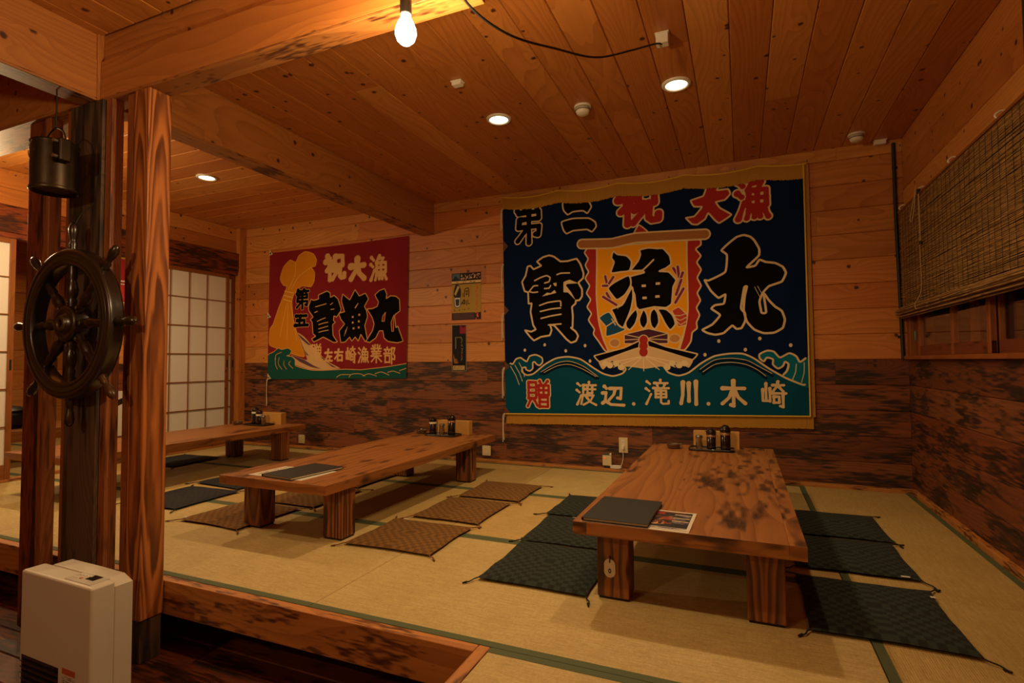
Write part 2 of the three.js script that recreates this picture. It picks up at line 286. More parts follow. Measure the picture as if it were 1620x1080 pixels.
part('outer_post', span(RIGHT + 0.115, RIGHT + 0.14, WAIN, WINTOP, -3.66, -3.6, 0.003, 'y'), winWood, win);

// ---------------------------------------------------------------- lamps
const glow = (k) => std({ color: 0xffffff, emissive: new THREE.Color().setRGB(1, 0.86, 0.62), emissiveIntensity: k, roughness: 0.4 });
const bulbGlow = glow(14), discGlow = glow(10), whitePlastic = std({ color: 0xd8d0bf, roughness: 0.45 }), darkPlastic = std({ color: 0x1a1918, roughness: 0.45 });
function bareBulb(x, y, z, top, label, cd = BULB_CD) {
  const t = thing('hanging_bulb', label, 'lamp', [x, y, z]);
  part('bulb', lathe([[0, -0.034], [0.014, -0.031], [0.025, -0.02], [0.0305, -0.003], [0.029, 0.012], [0.022, 0.03], [0.015, 0.043], [0.0135, 0.05], [0, 0.05]], 28), bulbGlow, t, 'glowing white bulb');
  part('socket', lathe([[0, 0.049], [0.015, 0.049], [0.0165, 0.055], [0.0165, 0.105], [0.012, 0.12], [0.004, 0.126], [0, 0.126]], 24), darkPlastic, t, 'dark lamp socket');
  part('cord', at(cyl(0.0032, 0.0032, top - y - 0.125, 8), 0, (top - y + 0.125) / 2, 0), darkPlastic, t);
  const l = new THREE.PointLight(LAMP, cd); l.castShadow = true; l.shadow.radius = 1.5; t.add(l); return t;
}
bareBulb(-0.85, 1.805, -1.25, 2.29, 'bare glowing bulb hanging from a dark socket under the beam');
bareBulb(-4.25, 1.8, -1.64, CEIL, 'bare glowing bulb behind the beam beyond the ship wheel', 9);
bareBulb(-1.75, 1.78, 0.95, 2.29, 'bare glowing bulb hanging over the middle of the entrance floor', 6);
function downlight(x, z, label, cd = DOWN_CD) {
  const t = thing('downlight', label, 'lamp', [x, CEIL, z], 0, 'round ceiling downlights');
  part('trim_ring', lathe([[0.058, -0.001], [0.058, -0.010], [0.068, -0.012], [0.076, -0.006], [0.077, 0.0]], 40), whitePlastic, t, 'white trim ring');
  part('lens', lathe([[0, -0.004], [0.03, -0.0045], [0.0585, -0.003]].reverse(), 40), discGlow, t, 'glowing lens');
  const s = new THREE.SpotLight(LAMP, cd, 0, 1.32, 1, 2); s.position.set(0, -0.02, 0); s.target.position.set(0, -2, 0); s.castShadow = true; s.shadow.radius = 2; t.add(s, s.target); return t;
}
downlight(-0.294, -2.985, 'round recessed downlight above the table with the white number tag', 8.5);
downlight(-1.346, -2.98, 'round recessed downlight beside the small white ceiling box');
downlight(-3.918, -2.978, 'round recessed downlight in front of the red banner');
downlight(-6.393, -2.965, 'round recessed downlight in the room beyond the open sliding door');

// ---------------------------------------------------------------- things on the ceiling
function detector(x, z, label) {
  const t = thing('smoke_detector', label, 'smoke detector', [x, CEIL, z], 0, 'smoke detectors on the ceiling');
  part('base', lathe([[0, -0.012], [0.048, -0.012], [0.05, -0.008], [0.05, 0]].reverse(), 32), whitePlastic, t);
  part('head', lathe([[0, -0.052], [0.026, -0.05], [0.036, -0.043], [0.041, -0.03], [0.043, -0.012], [0, -0.012]], 32), whitePlastic, t);
  part('vent_ring', lathe([[0.0415, -0.03], [0.044, -0.03], [0.044, -0.024], [0.0415, -0.024]], 32), std({ color: 0x6c6455, roughness: 0.6 }), t);
}
detector(-0.827, -3.03, 'white dome smoke detector between the two downlights over the tables');
detector(0.733, -4.145, 'white dome smoke detector in the ceiling corner by the window');
function junction(x, z, w, d, h, label) {
  const t = thing('junction_box', label, 'junction box', [x, CEIL, z]);
  part('cover', at(cbox(w, h, d, 0.004), 0, -h / 2, 0), whitePlastic, t); part('plate', at(cbox(w + 0.008, 0.006, d + 0.008, 0.002), 0, -0.003, 0), whitePlastic, t);
}
junction(-1.364, -2.489, 0.055, 0.04, 0.024, 'small flat white box on the ceiling boards');
junction(-0.303, -2.498, 0.055, 0.045, 0.05, 'white junction box where the black ceiling cord ends');
junction(0.9, -4.325, 0.07, 0.03, 0.03, 'white box at the top of the black wall cable');
{
  const t = thing('ceiling_cord', 'thin black cord drooping from the beam to the ceiling box', 'cord', [-0.303, CEIL - 0.05, -2.498]);
  const p = [[-0.745, 1.998, -1.30], [-0.735, 1.955, -1.40], [-0.69, 1.955, -1.58], [-0.6, 2.03, -1.86], [-0.515, 2.125, -2.135], [-0.405, 2.23, -2.32], [-0.32, 2.318, -2.465], [-0.306, 2.326, -2.49]].map((q) => [q[0] + 0.303, q[1] - CEIL + 0.05, q[2] + 2.498]);
  part('cable', tube(p, 0.0042, 60, 7), darkPlastic, t);
  part('clip', at(cbox(0.014, 0.012, 0.012, 0.002), -0.442, -0.331, 1.198), darkPlastic, t);
}
{
  const t = thing('wall_cable', 'thick black cable running down the wall beside the window corner', 'cable', [0.985, WAIN, BACK]);
  part('cable', tube([[-0.005, 1.47, 0.012], [-0.003, 0.95, 0.014], [0.006, 0.42, 0.012], [0.012, 0.0, 0.012]], 0.011, 30, 8), black, t);
  for (const y of [1.3, 0.7, 0.15]) part('clip', at(cbox(0.03, 0.016, 0.012, 0.003), 0.0, y, 0.008), black, t);
}

// ---------------------------------------------------------------- painted banners
const TRACE = {
takara: '34.4,61.9 39.9,58.5 45.4,57.4 49.8,58.9 55.5,63.3 62.1,63.5 69.5,62.2 72.9,67.1 75.4,74.7 74.9,78.9 71,82.4 73.9,88 73.9,93.8 71.7,97 68.7,97.3 68.2,99.8 65.2,102.5 65.8,110.1 65.4,119.2 64.1,120 68,123.1 70.1,126.9 68.3,131 64,132.4 59.7,129.1 49.7,117.9 45.7,116.9 47,121.2 45.2,125.8 37.5,126.9 31.1,129.8 27.5,126.7 22.9,121 28.4,122.2 32.6,120.4 30.3,116.4 28.1,105.2 29.1,97.9 26.3,97.7 25.9,88.2 22.7,86.7 20.4,78.7 23.7,73.3 25.6,65.6 28.4,65.2 31.2,68.2 38,65.7',
takaraCut: '58,81.1 63.3,79.4 70.6,82.8 65.4,82.9 61,83 60.2,84.2 64.5,89.9 68.3,96.8 61.8,90.2 57.9,89.6',
takaraCut2: '38.7,92.3 43.3,89.2 46.4,89.8 50,87.4 51.3,89.9',
takaraCut3: '48.7,81.6 51.8,81.2 51.8,84.1 50,84',
takaraLine0: '32,78.2 37.5,75.9 42.9,74.6 46.1,76.5 45.1,79.9 41.1,80.9',
takaraLine1: '52.3,74.4 55.9,73.4 63.3,73.7',
takaraLine2: '26.9,87.4 31,82.9 34.7,82.7',
takaraLine3: '26.9,87.4 30.5,88.4 34.7,88.2',
takaraLine4: '41,85.6 45.1,85.4 46.5,83.4',
takaraLine5: '36.4,99.9 44.1,97.7 54.8,97 55.4,101.2',
takaraLine6: '37,105.1 46.7,103.4 55.1,102.9',
takaraLine7: '37.6,111.1 46.7,109.3 55.5,108.2',
takaraLine8: '44.3,116.9 55.4,116.4',
pole: '74.2,50.2 99.4,51.9 119.6,49.3 171.1,51.6',
finial: '115.5,48.1 117.3,45.3 121.5,39.2 127.8,44.6 128.8,48.2',
field: '86.6,54.4 157.7,54.5 158.4,74.5 157.8,108.5 154.8,125.3 149.7,140 94.1,139.2 87.6,124.7 86.1,93.2',
redLeft: '79.2,54.4 76.6,57.8 79.4,63 77.1,68.3 79.6,74 77,79.3 80.4,85.6 77.9,91.6 81.1,97.2 78.2,103.1 81.6,108.8 79.3,114.1 83.9,121.5 83.3,125.8 87.5,131.9 92.3,139.1 95.3,139.8 91.2,129.5 87.7,115 86.1,93.2 86.6,54.4',
redRight: '158.2,54.5 167.3,55.4 168.1,59.4 164.5,62.5 167.9,67.9 165.1,72.7 167.9,78.6 165.2,84.6 167.7,91 165,96.4 167,102.1 164.2,107.6 166.2,113.3 164,118.9 164.2,123.4 160.7,126.6 159.5,133.4 155.1,139.5 151.3,138.8 154.2,128.7 157.8,108.5',
gyo1: '100.6,58.7 104.1,61.4 111.2,63.1 115.2,68.2 113.4,75.2 106.3,75.9 98.5,75.9 101,67.7 99,63.9',
gyo2: '114.6,75.3 120.5,68 122.3,62.9 121.8,59.3 128.7,58.2 135.5,59.3 140,59.7 144.9,65.9 145.9,72.4 141.9,75.5 136.9,77.5 144.1,78.6 149.5,85.3 147.2,90.8 145.9,103.4 141.4,106.6 132.5,105.6 121,107.4 118.2,104.4 117.2,94.9 114.9,89.5 113.3,80.5 124.9,77.8 123.2,75.9',
gyo2Line: '114.5,75.6 123.2,76.3 132.5,68.1',
gyo3: '95.9,88.4 101.4,83.9 112.7,79.3 114.4,86.5 109.6,94.5 103,98.3 98.9,93.9',
gyo4: '98.7,105.9 107.1,102.7 111.9,94.6 115.5,88.9 116,97.2 114.1,106.6 109.8,117 107.4,121.1 103.3,118 100.5,110.7',
gyo5: '109.8,117 113.4,111.2 118.2,106.7 119.6,111.5 117.4,118.4 113.3,123 110.4,121.1',
gyo6: '120.6,115 122.2,110.4 124.3,107 126.9,111.8 127.2,117.6 124.3,122.4 121.4,119.7',
gyo7: '128.9,115.3 129.6,109.6 132.5,106.8 135.2,110.9 135.9,117.9 132.8,123 130,120.6',
gyo8: '135.3,107.5 141.4,107.8 146.3,112.5 148.4,119.5 144.4,124.1 140.7,119.2 138,113.4',
eyes: '124.6,88.3 135.6,87.2 125.1,98 135.1,97.4',
coral: '93.6,78.6 95.4,86.5 100.3,79.6 95.4,86.5 91.7,86.3 95.4,86.5 94.7,92.5 98.2,99.3 91.6,95.3 102.4,102.5 147.5,75.9 151.7,83.1 150.8,75 151.7,83.1 154.5,79.9 150.5,91 153.3,85.5 149.3,96.7 154.8,92.4 148.7,102.9 155.2,102.1',
turban: '146,109.1 151.1,106.5 157.2,113 156.3,120.3 150.5,121.6 148.5,114.9',
fish: '88.3,112.6 96.3,108.2 102.2,116.7 109.2,122.9 94.2,127.8 93.7,120',
fishLine: '94,119.8 100.7,115.7',
chest: '108.5,126.6 127.7,122.5 142.7,126.7 142.6,134.7 108.4,134.1',
ovals: '100.7,133.3 147.6,130.8',
keel: '83.7,143.6 107.8,137.6 121.8,131.4 127.5,131.5 140.9,137 164.1,143 160.3,147.4 140.9,141 125.2,136.1 108.9,141.1 87.9,148.4',
hull: '87.9,148.4 108.9,141.1 125.2,136.1 140.9,141 160.3,147.4 157.5,153 149.5,148.5 138.5,151.8 123.8,153.5 109.9,151.7 98.2,147.5 90.8,154.4',
gourd: '123.8,131.5 123.7,136.1 123.6,141',
maru: '182.9,65 188.2,59.9 193.4,56 198.4,54.9 202.7,56.5 205.5,59.5 208.6,66 208.5,70.7 205.9,73.6 200.1,79.1 205.8,78.3 208.7,74.3 212.9,76.2 219.1,77.4 223.9,80.5 225.8,85.2 223,91.2 214.6,94.1 210.3,98.9 208.1,105 209.3,113.2 212.3,112.9 211,99.3 214.4,104.5 218.4,109.3 222.5,112.6 224.4,118.8 222.9,124.8 217.3,128.1 210.4,128.3 204.1,125.4 199.3,119.4 197.3,110.7 198.2,100.6 199.8,93.6 198,94.3 195.5,109.1 198,113.1 198.2,118.6 195.6,124 192,124.6 189.1,122.2 183.1,127.5 177.2,128.6 172,127.3 168.2,124.7 175.1,120.9 180.8,114 174.9,108.9 177.6,106.3 183.6,105.3 184.8,98.6 180,100.8 174.8,95.3 170.5,87 173.5,87.2 185.1,81.5 186.5,68.9',
dai: '172.5,13.4 177.2,11.9 182.6,14.8 180.6,18.7 188.3,18.9 189.8,22.8 185.8,26.9 179.6,27.8 182.6,32.8 190.2,38.7 181.7,44 178.2,41.1 174,35.6 171.6,39.9 166,43.5 162,42.7 157.6,37.5 163.7,36.9 169.4,30.4 163.8,29.3 161.5,24.3 170.3,22 172.4,17.2',
ni1: '58.7,12.9 70.1,12.4 79.2,13.5 82.7,19.6 79.3,24.7 75.5,22.3 67.1,22.2 62.3,24.1 58.7,20.1 57.9,15.6',
ni2: '56.9,29.8 67.1,27.9 80.4,29.1 85.8,32.9 86.6,36.8 83,40.7 78.6,38.4 67,38.3 61.3,40.2 58.5,37.1',
waveA: '8.7,149.5 11.2,149.9 14.1,145.9 18.4,144.7 24,147.8 26.9,143.4 32.5,142.2 38,144.8 38.5,148.7 35.7,151.3 32.9,150 31.5,148.3 29.7,149.1 29.6,153.9 26.8,156.1 23.5,154.8 23.1,153 20.2,153.5 19.7,156.5 23.9,159.6 30.5,158.3 40.7,150.5 50.8,145.4 61.5,144.2 72,146.4 82.2,153.1 90.6,158.1 98.9,160.1 106.4,158.1 109.3,154.8 108.5,152 116.2,152.4 124.1,153.6 131.2,152.6',
waveB: '134.2,150.4 138.8,152.4 142.5,157.2 150.1,159.5 157.6,157.2 166.6,150.2 176.1,144.9 186.1,143.1 195.8,143.2 203.3,146.6 213.2,154.1 224.9,161.4 234.5,165.6 236.1,165.6',
curl: '236.9,146.9 233.3,149.4 231.1,145.4 226.7,143.2 220.7,146.1 216.8,142 212.2,141.2 207.4,143.7 207.4,146.7 210,148.9 212.1,146.3 216,147.5 216,151.2 219.2,154.1 222.5,152.3 223.9,149.4 226.1,151.2 225.1,155.6 222.7,158.5',
arcA: '37,157 50.7,149.7 62.3,148 74.5,152.3 86.4,160.6',
arcA2: '39.8,157.4 51.6,151.8 62.3,150.6 73.6,154.4 84.7,160.6',
arcB: '165.7,154.8 176,147.9 187.4,146.5 198.5,148.1 206.6,152.6 215.2,157.8',
arcB2: '167.9,156.7 176.7,151 187.3,149.5 197.7,151.1 205.2,154.8 211.1,159.6',
dots: '22.5,138.1 40.7,133.8 59.3,139.2 76,135.1 80,147.9',
dots2: '169.6,143.7 179.6,133.5 197.8,140.2 207.7,132.2 227.8,137.4',
stop1: '115.3,182.2',
stop2: '171.4,180.7',
bZou: '23.2,163.1 45.8,188.2',
bWataru: '67,163.7 86.1,185.4',
bBe: '88.4,166 109.2,186',
bTaki: '123.6,161.6 143.8,183.5',
bKawa: '149.7,161.9 165.6,183.3',
bKi: '179.3,161.3 198.8,184.3',
bSaki: '207,161.9 225.1,183.9',
bIwai: '101.3,6.4 140.7,41.3',
bRyo: '191.9,10.6 218.5,45.9',
bDai: '11.9,4.9 42.2,47.8',
rNoshi: '19,30.9 23.4,20 32.5,13.1 40.6,15.8 45,9.3 53.8,5.6 64.3,8.9 68.7,15.3 67.1,21.9 61.9,22.9 66.3,28.6 65.5,38 61.2,43.2 50.7,41.8 45.4,43.6 38.3,50 35.7,58.1 37.7,76.1 42.3,89.9 53.2,115.8 35.4,112.9 15.3,107.1 4.1,102.8 4.8,86 9.4,80.6 16.6,64.2 23.8,50.6 28.3,41.2 23.7,39.5 19.9,35.1',
rBand: '25.6,45.9 37.4,48.6 24.7,50.7 36.5,53.4 23.9,54.8 35.7,57.9',
rFold: '40.6,15.8 39.9,29.5 31,44.1 61.9,22.9 45.2,31.2 34.6,44.3 28.5,59.2 18.9,94.7 30.3,59.2 28.9,97.7 33.9,59.4 42.4,99.4',
rMaru: '133.7,69.9 140.1,69.7 145.9,67.8 147.5,63.6 143.2,56.4 148.5,52.4 154.7,51 157.3,56.3 156.8,60.6 162,58.3 168.1,59.1 172.1,62.3 172.7,73.3 167.6,76.5 166.6,78.2 168.1,89.3 170.2,88.1 172.2,92.8 176.2,102.6 169.2,104.1 159,102.6 154.3,99.1 152.8,92.2 148.6,92.1 144.4,98.9 137.1,103.1 132.8,101.7 140.2,91.9 142.3,85 140.2,78.9 137,74.4',
rMaruCut: '151.7,82.7 154.5,82.8 156,74.1 152.7,77.6',
rMaruCut2: '165.6,77.3 165.3,92.6 163.3,92.9 162.5,84',
rGyo: '103,53.3 112,59.6 118.5,49.8 124,56.3 131.5,54 135.3,59.9 130.5,67.1 133.2,71.6 134.3,77.8 131.1,86.4 134.4,100.4 131.7,102.1 126.3,95 123.1,101.5 119.3,97.4 115,101.3 112.2,97.3 106.7,102 101.1,102.4 98.8,90.7 105.5,83.8 101,79.2 98.1,72.8 105.4,71.3 104.3,68.6 101.4,60.4',
rGyoEyes: '115.9,77.1 124.1,75.2 116,82.8 123.6,81.8 117.1,88.6 123.6,87.9',
rGyoCut: '118.1,67.9 122.4,63.2 122.9,64.1 119.2,68.8',
rGyoCut2: '109.9,85.7 106.6,90.9 105,97.1 107.8,91.8',
rTakara: '61.6,56.6 65.2,57.7 71.6,56.6 71.6,52.5 82.6,49 86.6,51.1 87.2,55.6 91.8,54.1 96.9,57.9 100.9,67.5 100.4,70.7 95.3,76.3 91.9,75.2 91.4,79.7 93.7,81.6 90.3,84.2 91,95 96.7,101.8 91.6,102.2 78.4,96.5 73.8,98.2 65.6,101.2 62.6,97.9 67.9,95.3 64.4,92.5 63.1,80.5 60.7,77.7 64.2,75.1 58.8,68.4 58.2,63.8',
rTakaraLine0: '67.6,64.7 73.5,63.6 81.6,62.1',
rTakaraLine1: '70.1,79.9 74.8,78.2 80.5,76.6',
rTakaraLine2: '71.9,83.4 78.3,82 84,81.3',
rTakaraLine3: '71.9,87.7 78.3,86.5 84,85.3',
rTakaraLine4: '72,91.3 78.3,90.1 84.7,89.4',
rTakaraLine5: '66.5,70.6 70,69.4',
rTakaraLine6: '87.3,63.3 90.1,61.7',
rTakaraLine7: '87.9,68.3 91.9,68',
rbIwai: '77.2,9.1 108.2,41',
rbDai: '108.8,14.9 133.8,42.9',
rbRyo: '135.5,15.6 159.5,44',
rbDaiSmall: '39.2,43.7 60.6,67.6',
rbGo: '37.7,70.3 59.6,86.4',
rbZou: '60.9,102.5 76.3,121.8',
rbHidari: '79.4,107.8 91.4,123.2',
rbMigi: '92.2,108 105.2,122.4',
rbSaki: '106.7,105.6 121.3,124.6',
rbRyo2: '122.3,106.7 137,124',
rbGyou: '137.6,104.4 152.7,124.3',
rbBu: '153,107.2 168.4,125.3',
rSea: '-1.3,117.8 3.9,113 10.3,110.7 16.7,106.9 21.2,108.4 24.4,108 30.7,107.1 35.2,110 32.7,114.3 28.9,115.2 35.9,116.2 40.3,119.6 41,125.7 52.1,128.6 64.2,130.5 78.5,130.6 92.5,130 108.4,129.5 126.3,130 146.8,128.2 162.7,126.5 180.1,124',
rSpray: '43.7,90.7 52.9,95.7 61.5,103.4 73.6,113.8 85.4,122.2 100.5,128.6 78.5,130.4 59.4,129.5 40.9,124.8 35.8,115.3 43.3,118.2 56.8,119.7 51.9,107.9',
rSpray2: '44.3,91.7 61.5,103.8 57.9,104.2 48.1,97.5',
rSpray3: '35.2,114.3 52,119.2 64.2,124.9 76.1,129.5 61.8,127.2 47.1,122 37.1,116.2',
rSpray4: '73.6,115.6 78.4,117.5 84.3,122.6 97.1,128.2 90.1,127.2 80.8,121.7',
rSpray5: '52.5,108.9 59.2,115.5 55.6,114.5',
rArc0: '96,137.7 101.7,135 113,134.9',
rArc1: '111.9,137.6 115.2,134.5 125.2,134 131.8,136.2',
rArc2: '129,136.2 136.1,134 145.3,136.1',
rArc3: '143.7,133.9 151.1,132.2 160.1,135.2',
rArc4: '158.5,132.6 164.7,131.3 172.5,133.4',
rArc5: '172,130.9 179.6,128.7',
rArc6: '13,119.4 13.6,114.1 21.3,111.3',
rArc7: '15.7,129.5 13.1,124.7 12.4,117.9',
rArc8: '22.1,129.5 17,123.7 18.2,117',
rArc9: '28.5,129.5 24.6,124.7 25.2,120.4',
rArc10: '37.3,128.6 31.6,123.8 34,121',
};
const GLYPH = {
  iwai: '12,4 24,14|2,26 42,26 8,62|24,40 24,99|30,50 42,62|52,8 52,44|52,8 90,8 90,44|52,44 90,44|62,46 58,72 38,97|76,46 76,86 84,94 99,92 99,78',
  dai: '4,36 96,34|50,2 45,50 6,97|49,42 64,72 97,97',
  ryo: '6,6 20,18|2,34 16,44|4,97 24,58|54,2 34,28|48,12 78,12 64,30|38,30 38,68|38,30 91,30 91,68|38,68 91,68|38,49 91,49|64,30 64,68|38,78 30,97|53,78 54,95|68,78 72,95|84,78 96,97',
  ordinal: '18,2 6,22|16,10 44,10|28,10 34,22|62,2 52,20|60,10 96,10|74,10 80,22|14,28 86,28 86,44|16,44 86,44|16,44 12,62 88,62 84,82 74,80|50,22 50,99|48,62 8,93',
  five: '10,8 88,8|44,8 32,90|18,48 74,48 70,90|2,91 98,91',
  gift: '6,6 6,66|6,6 40,6 40,66|6,26 40,26|6,46 40,46|6,66 40,66|16,70 2,97|30,70 46,95|56,2 64,14|92,2 80,14|52,18 52,54|52,18 97,18 97,54|52,54 97,54|74,18 74,54|52,36 97,36|56,63 56,98|56,63 93,63 93,98|56,80 93,80|56,98 93,98',
  wataru: '6,8 20,18|2,36 16,46|4,97 24,58|64,2 64,14|34,15 98,15|36,15 34,56 24,95|44,32 95,32|56,22 56,48|80,22 80,48|56,48 80,48|44,58 86,58 70,82 36,98|50,64 70,86 99,98',
  be: '10,6 20,16|2,38 18,36 14,74|2,86 14,76 40,92 99,94|36,16 88,14 84,64 70,60|60,16 54,44 32,70',
  taki: '6,8 20,18|2,36 16,46|4,97 24,58|64,2 64,12|38,14 94,14|50,20 54,32|82,20 76,32|34,34 99,34|44,44 44,70|44,44 88,44 88,70|44,57 88,57|44,70 88,70|66,44 66,90 74,96 98,94 98,84',
  kawa: '14,6 12,60 2,96|48,10 48,86|90,3 90,98',
  ki: '4,30 96,30|50,2 50,96 38,92|48,34 30,66 2,88|52,34 70,64 99,86',
  saki: '18,10 18,74|4,32 4,74 34,74|34,28 34,76|46,16 92,16|68,3 64,20 46,40|70,20 90,40|40,46 100,46|50,58 50,80|50,58 72,58 72,80|50,80 72,80|88,46 88,96 76,92',
  hidari: '4,28 96,26|44,2 36,50 2,96|40,58 90,58|64,58 64,92|28,92 98,92',
  migi: '4,26 96,24|46,2 36,46 2,80|36,52 36,97|36,52 90,52 90,97|36,94 90,94',
  gyou: '38,2 38,20|60,2 60,20|18,6 26,18|82,6 74,18|6,22 94,22|30,26 36,36|70,26 64,36|10,38 90,38|18,50 82,50|4,62 96,62|50,38 50,99|46,64 6,93|54,64 96,93',
  bu: '30,2 30,12|6,14 54,14|16,20 22,34|46,20 38,34|2,38 58,38|12,50 12,92|12,50 50,50 50,92|12,90 50,90|68,6 68,99|68,6 95,6 82,40 95,54 92,74 76,70',
};
const pts = (s) => s.trim().split(/\s+/).map((p) => p.split(',').map(Number));
class Painter {                                                            // draws in centimetres
  constructor(wcm, hcm, ppc) { this.c = document.createElement('canvas'); this.c.width = Math.round(wcm * ppc); this.c.height = Math.round(hcm * ppc); this.g = this.c.getContext('2d'); this.g.scale(ppc, ppc); this.g.lineJoin = this.g.lineCap = 'round'; this.w = wcm; this.h = hcm; }
  rect(col, x, y, w, h) { this.g.fillStyle = col; this.g.fillRect(x, y, w, h); return this; }
  path(p, closed, smooth) {
    const g = this.g; g.beginPath();
    if (smooth) {
      const n = p.length, q = (i) => p[closed ? (i + n) % n : Math.max(0, Math.min(n - 1, i))];
      g.moveTo(...q(0));
      for (let i = 0; i < (closed ? n : n - 1); i++) { const [a, b, c, d] = [q(i - 1), q(i), q(i + 1), q(i + 2)], k = smooth / 6; g.bezierCurveTo(b[0] + (c[0] - a[0]) * k, b[1] + (c[1] - a[1]) * k, c[0] - (d[0] - b[0]) * k, c[1] - (d[1] - b[1]) * k, c[0], c[1]); }
    } else { p.forEach((a, i) => (i ? g.lineTo(...a) : g.moveTo(...a))); }
    if (closed) g.closePath(); return this;
  }
  poly(p, fill, line, lw, smooth = 0.35) { this.path(p, true, smooth); if (fill) { this.g.fillStyle = fill; this.g.fill(); } if (line) { this.g.strokeStyle = line; this.g.lineWidth = lw; this.g.stroke(); } return this; }
  line(p, col, lw, smooth = 0.6) { this.path(p, false, smooth); this.g.strokeStyle = col; this.g.lineWidth = lw; this.g.stroke(); return this; }
  dot(x, y, rx, ry, col, line, lw) { this.g.beginPath(); this.g.ellipse(x, y, rx, ry, 0, 0, 7); this.g.fillStyle = col; this.g.fill(); if (line) { this.g.strokeStyle = line; this.g.lineWidth = lw; this.g.stroke(); } return this; }
  glyph(key, box, ink, lw, outline, ol) {                                  // brush strokes inside a box
    const [[x0, y0], [x1, y1]] = pts(box), m = lw / 2, sx = (x1 - x0 - lw) / 100, sy = (y1 - y0 - lw) / 100;
    const S = GLYPH[key].split('|').map((s) => pts(s).map(([a, b]) => [x0 + m + a * sx, y0 + m + b * sy]));
    const run = (col, extra) => {
      this.g.fillStyle = col;
      for (const s of S) {
        let len = 0; const seg = []; for (let i = 1; i < s.length; i++) { const d = Math.hypot(s[i][0] - s[i - 1][0], s[i][1] - s[i - 1][1]); seg.push(d); len += d; }
        let run = 0; for (let i = 1; i < s.length; i++) { const n = Math.max(2, Math.ceil(seg[i - 1] / (lw * 0.12))); for (let k = 0; k <= n; k++) { const f = k / n, t = (run + seg[i - 1] * f) / len, w = lw * (1.12 - 0.34 * Math.sin(t * Math.PI) * 0.6 - 0.22 * t) / 2 + extra; this.g.beginPath(); this.g.ellipse(s[i - 1][0] + (s[i][0] - s[i - 1][0]) * f, s[i - 1][1] + (s[i][1] - s[i - 1][1]) * f, w, w * 0.92, -0.5, 0, 7); this.g.fill(); } run += seg[i - 1]; }
      }
    };
    if (outline) run(outline, ol); run(ink, 0); return this;
  }
  tex() { const t = new THREE.CanvasTexture(this.c); t.colorSpace = THREE.SRGBColorSpace; t.anisotropy = 8; return t; }
}
const CREAM = '#d2b68a', INK = '#0a0807', NAVY = '#081a3a', TEAL = '#08465c', RED = '#a02c26', GOLD = '#e0951a', Q = (k) => pts(TRACE[k]);
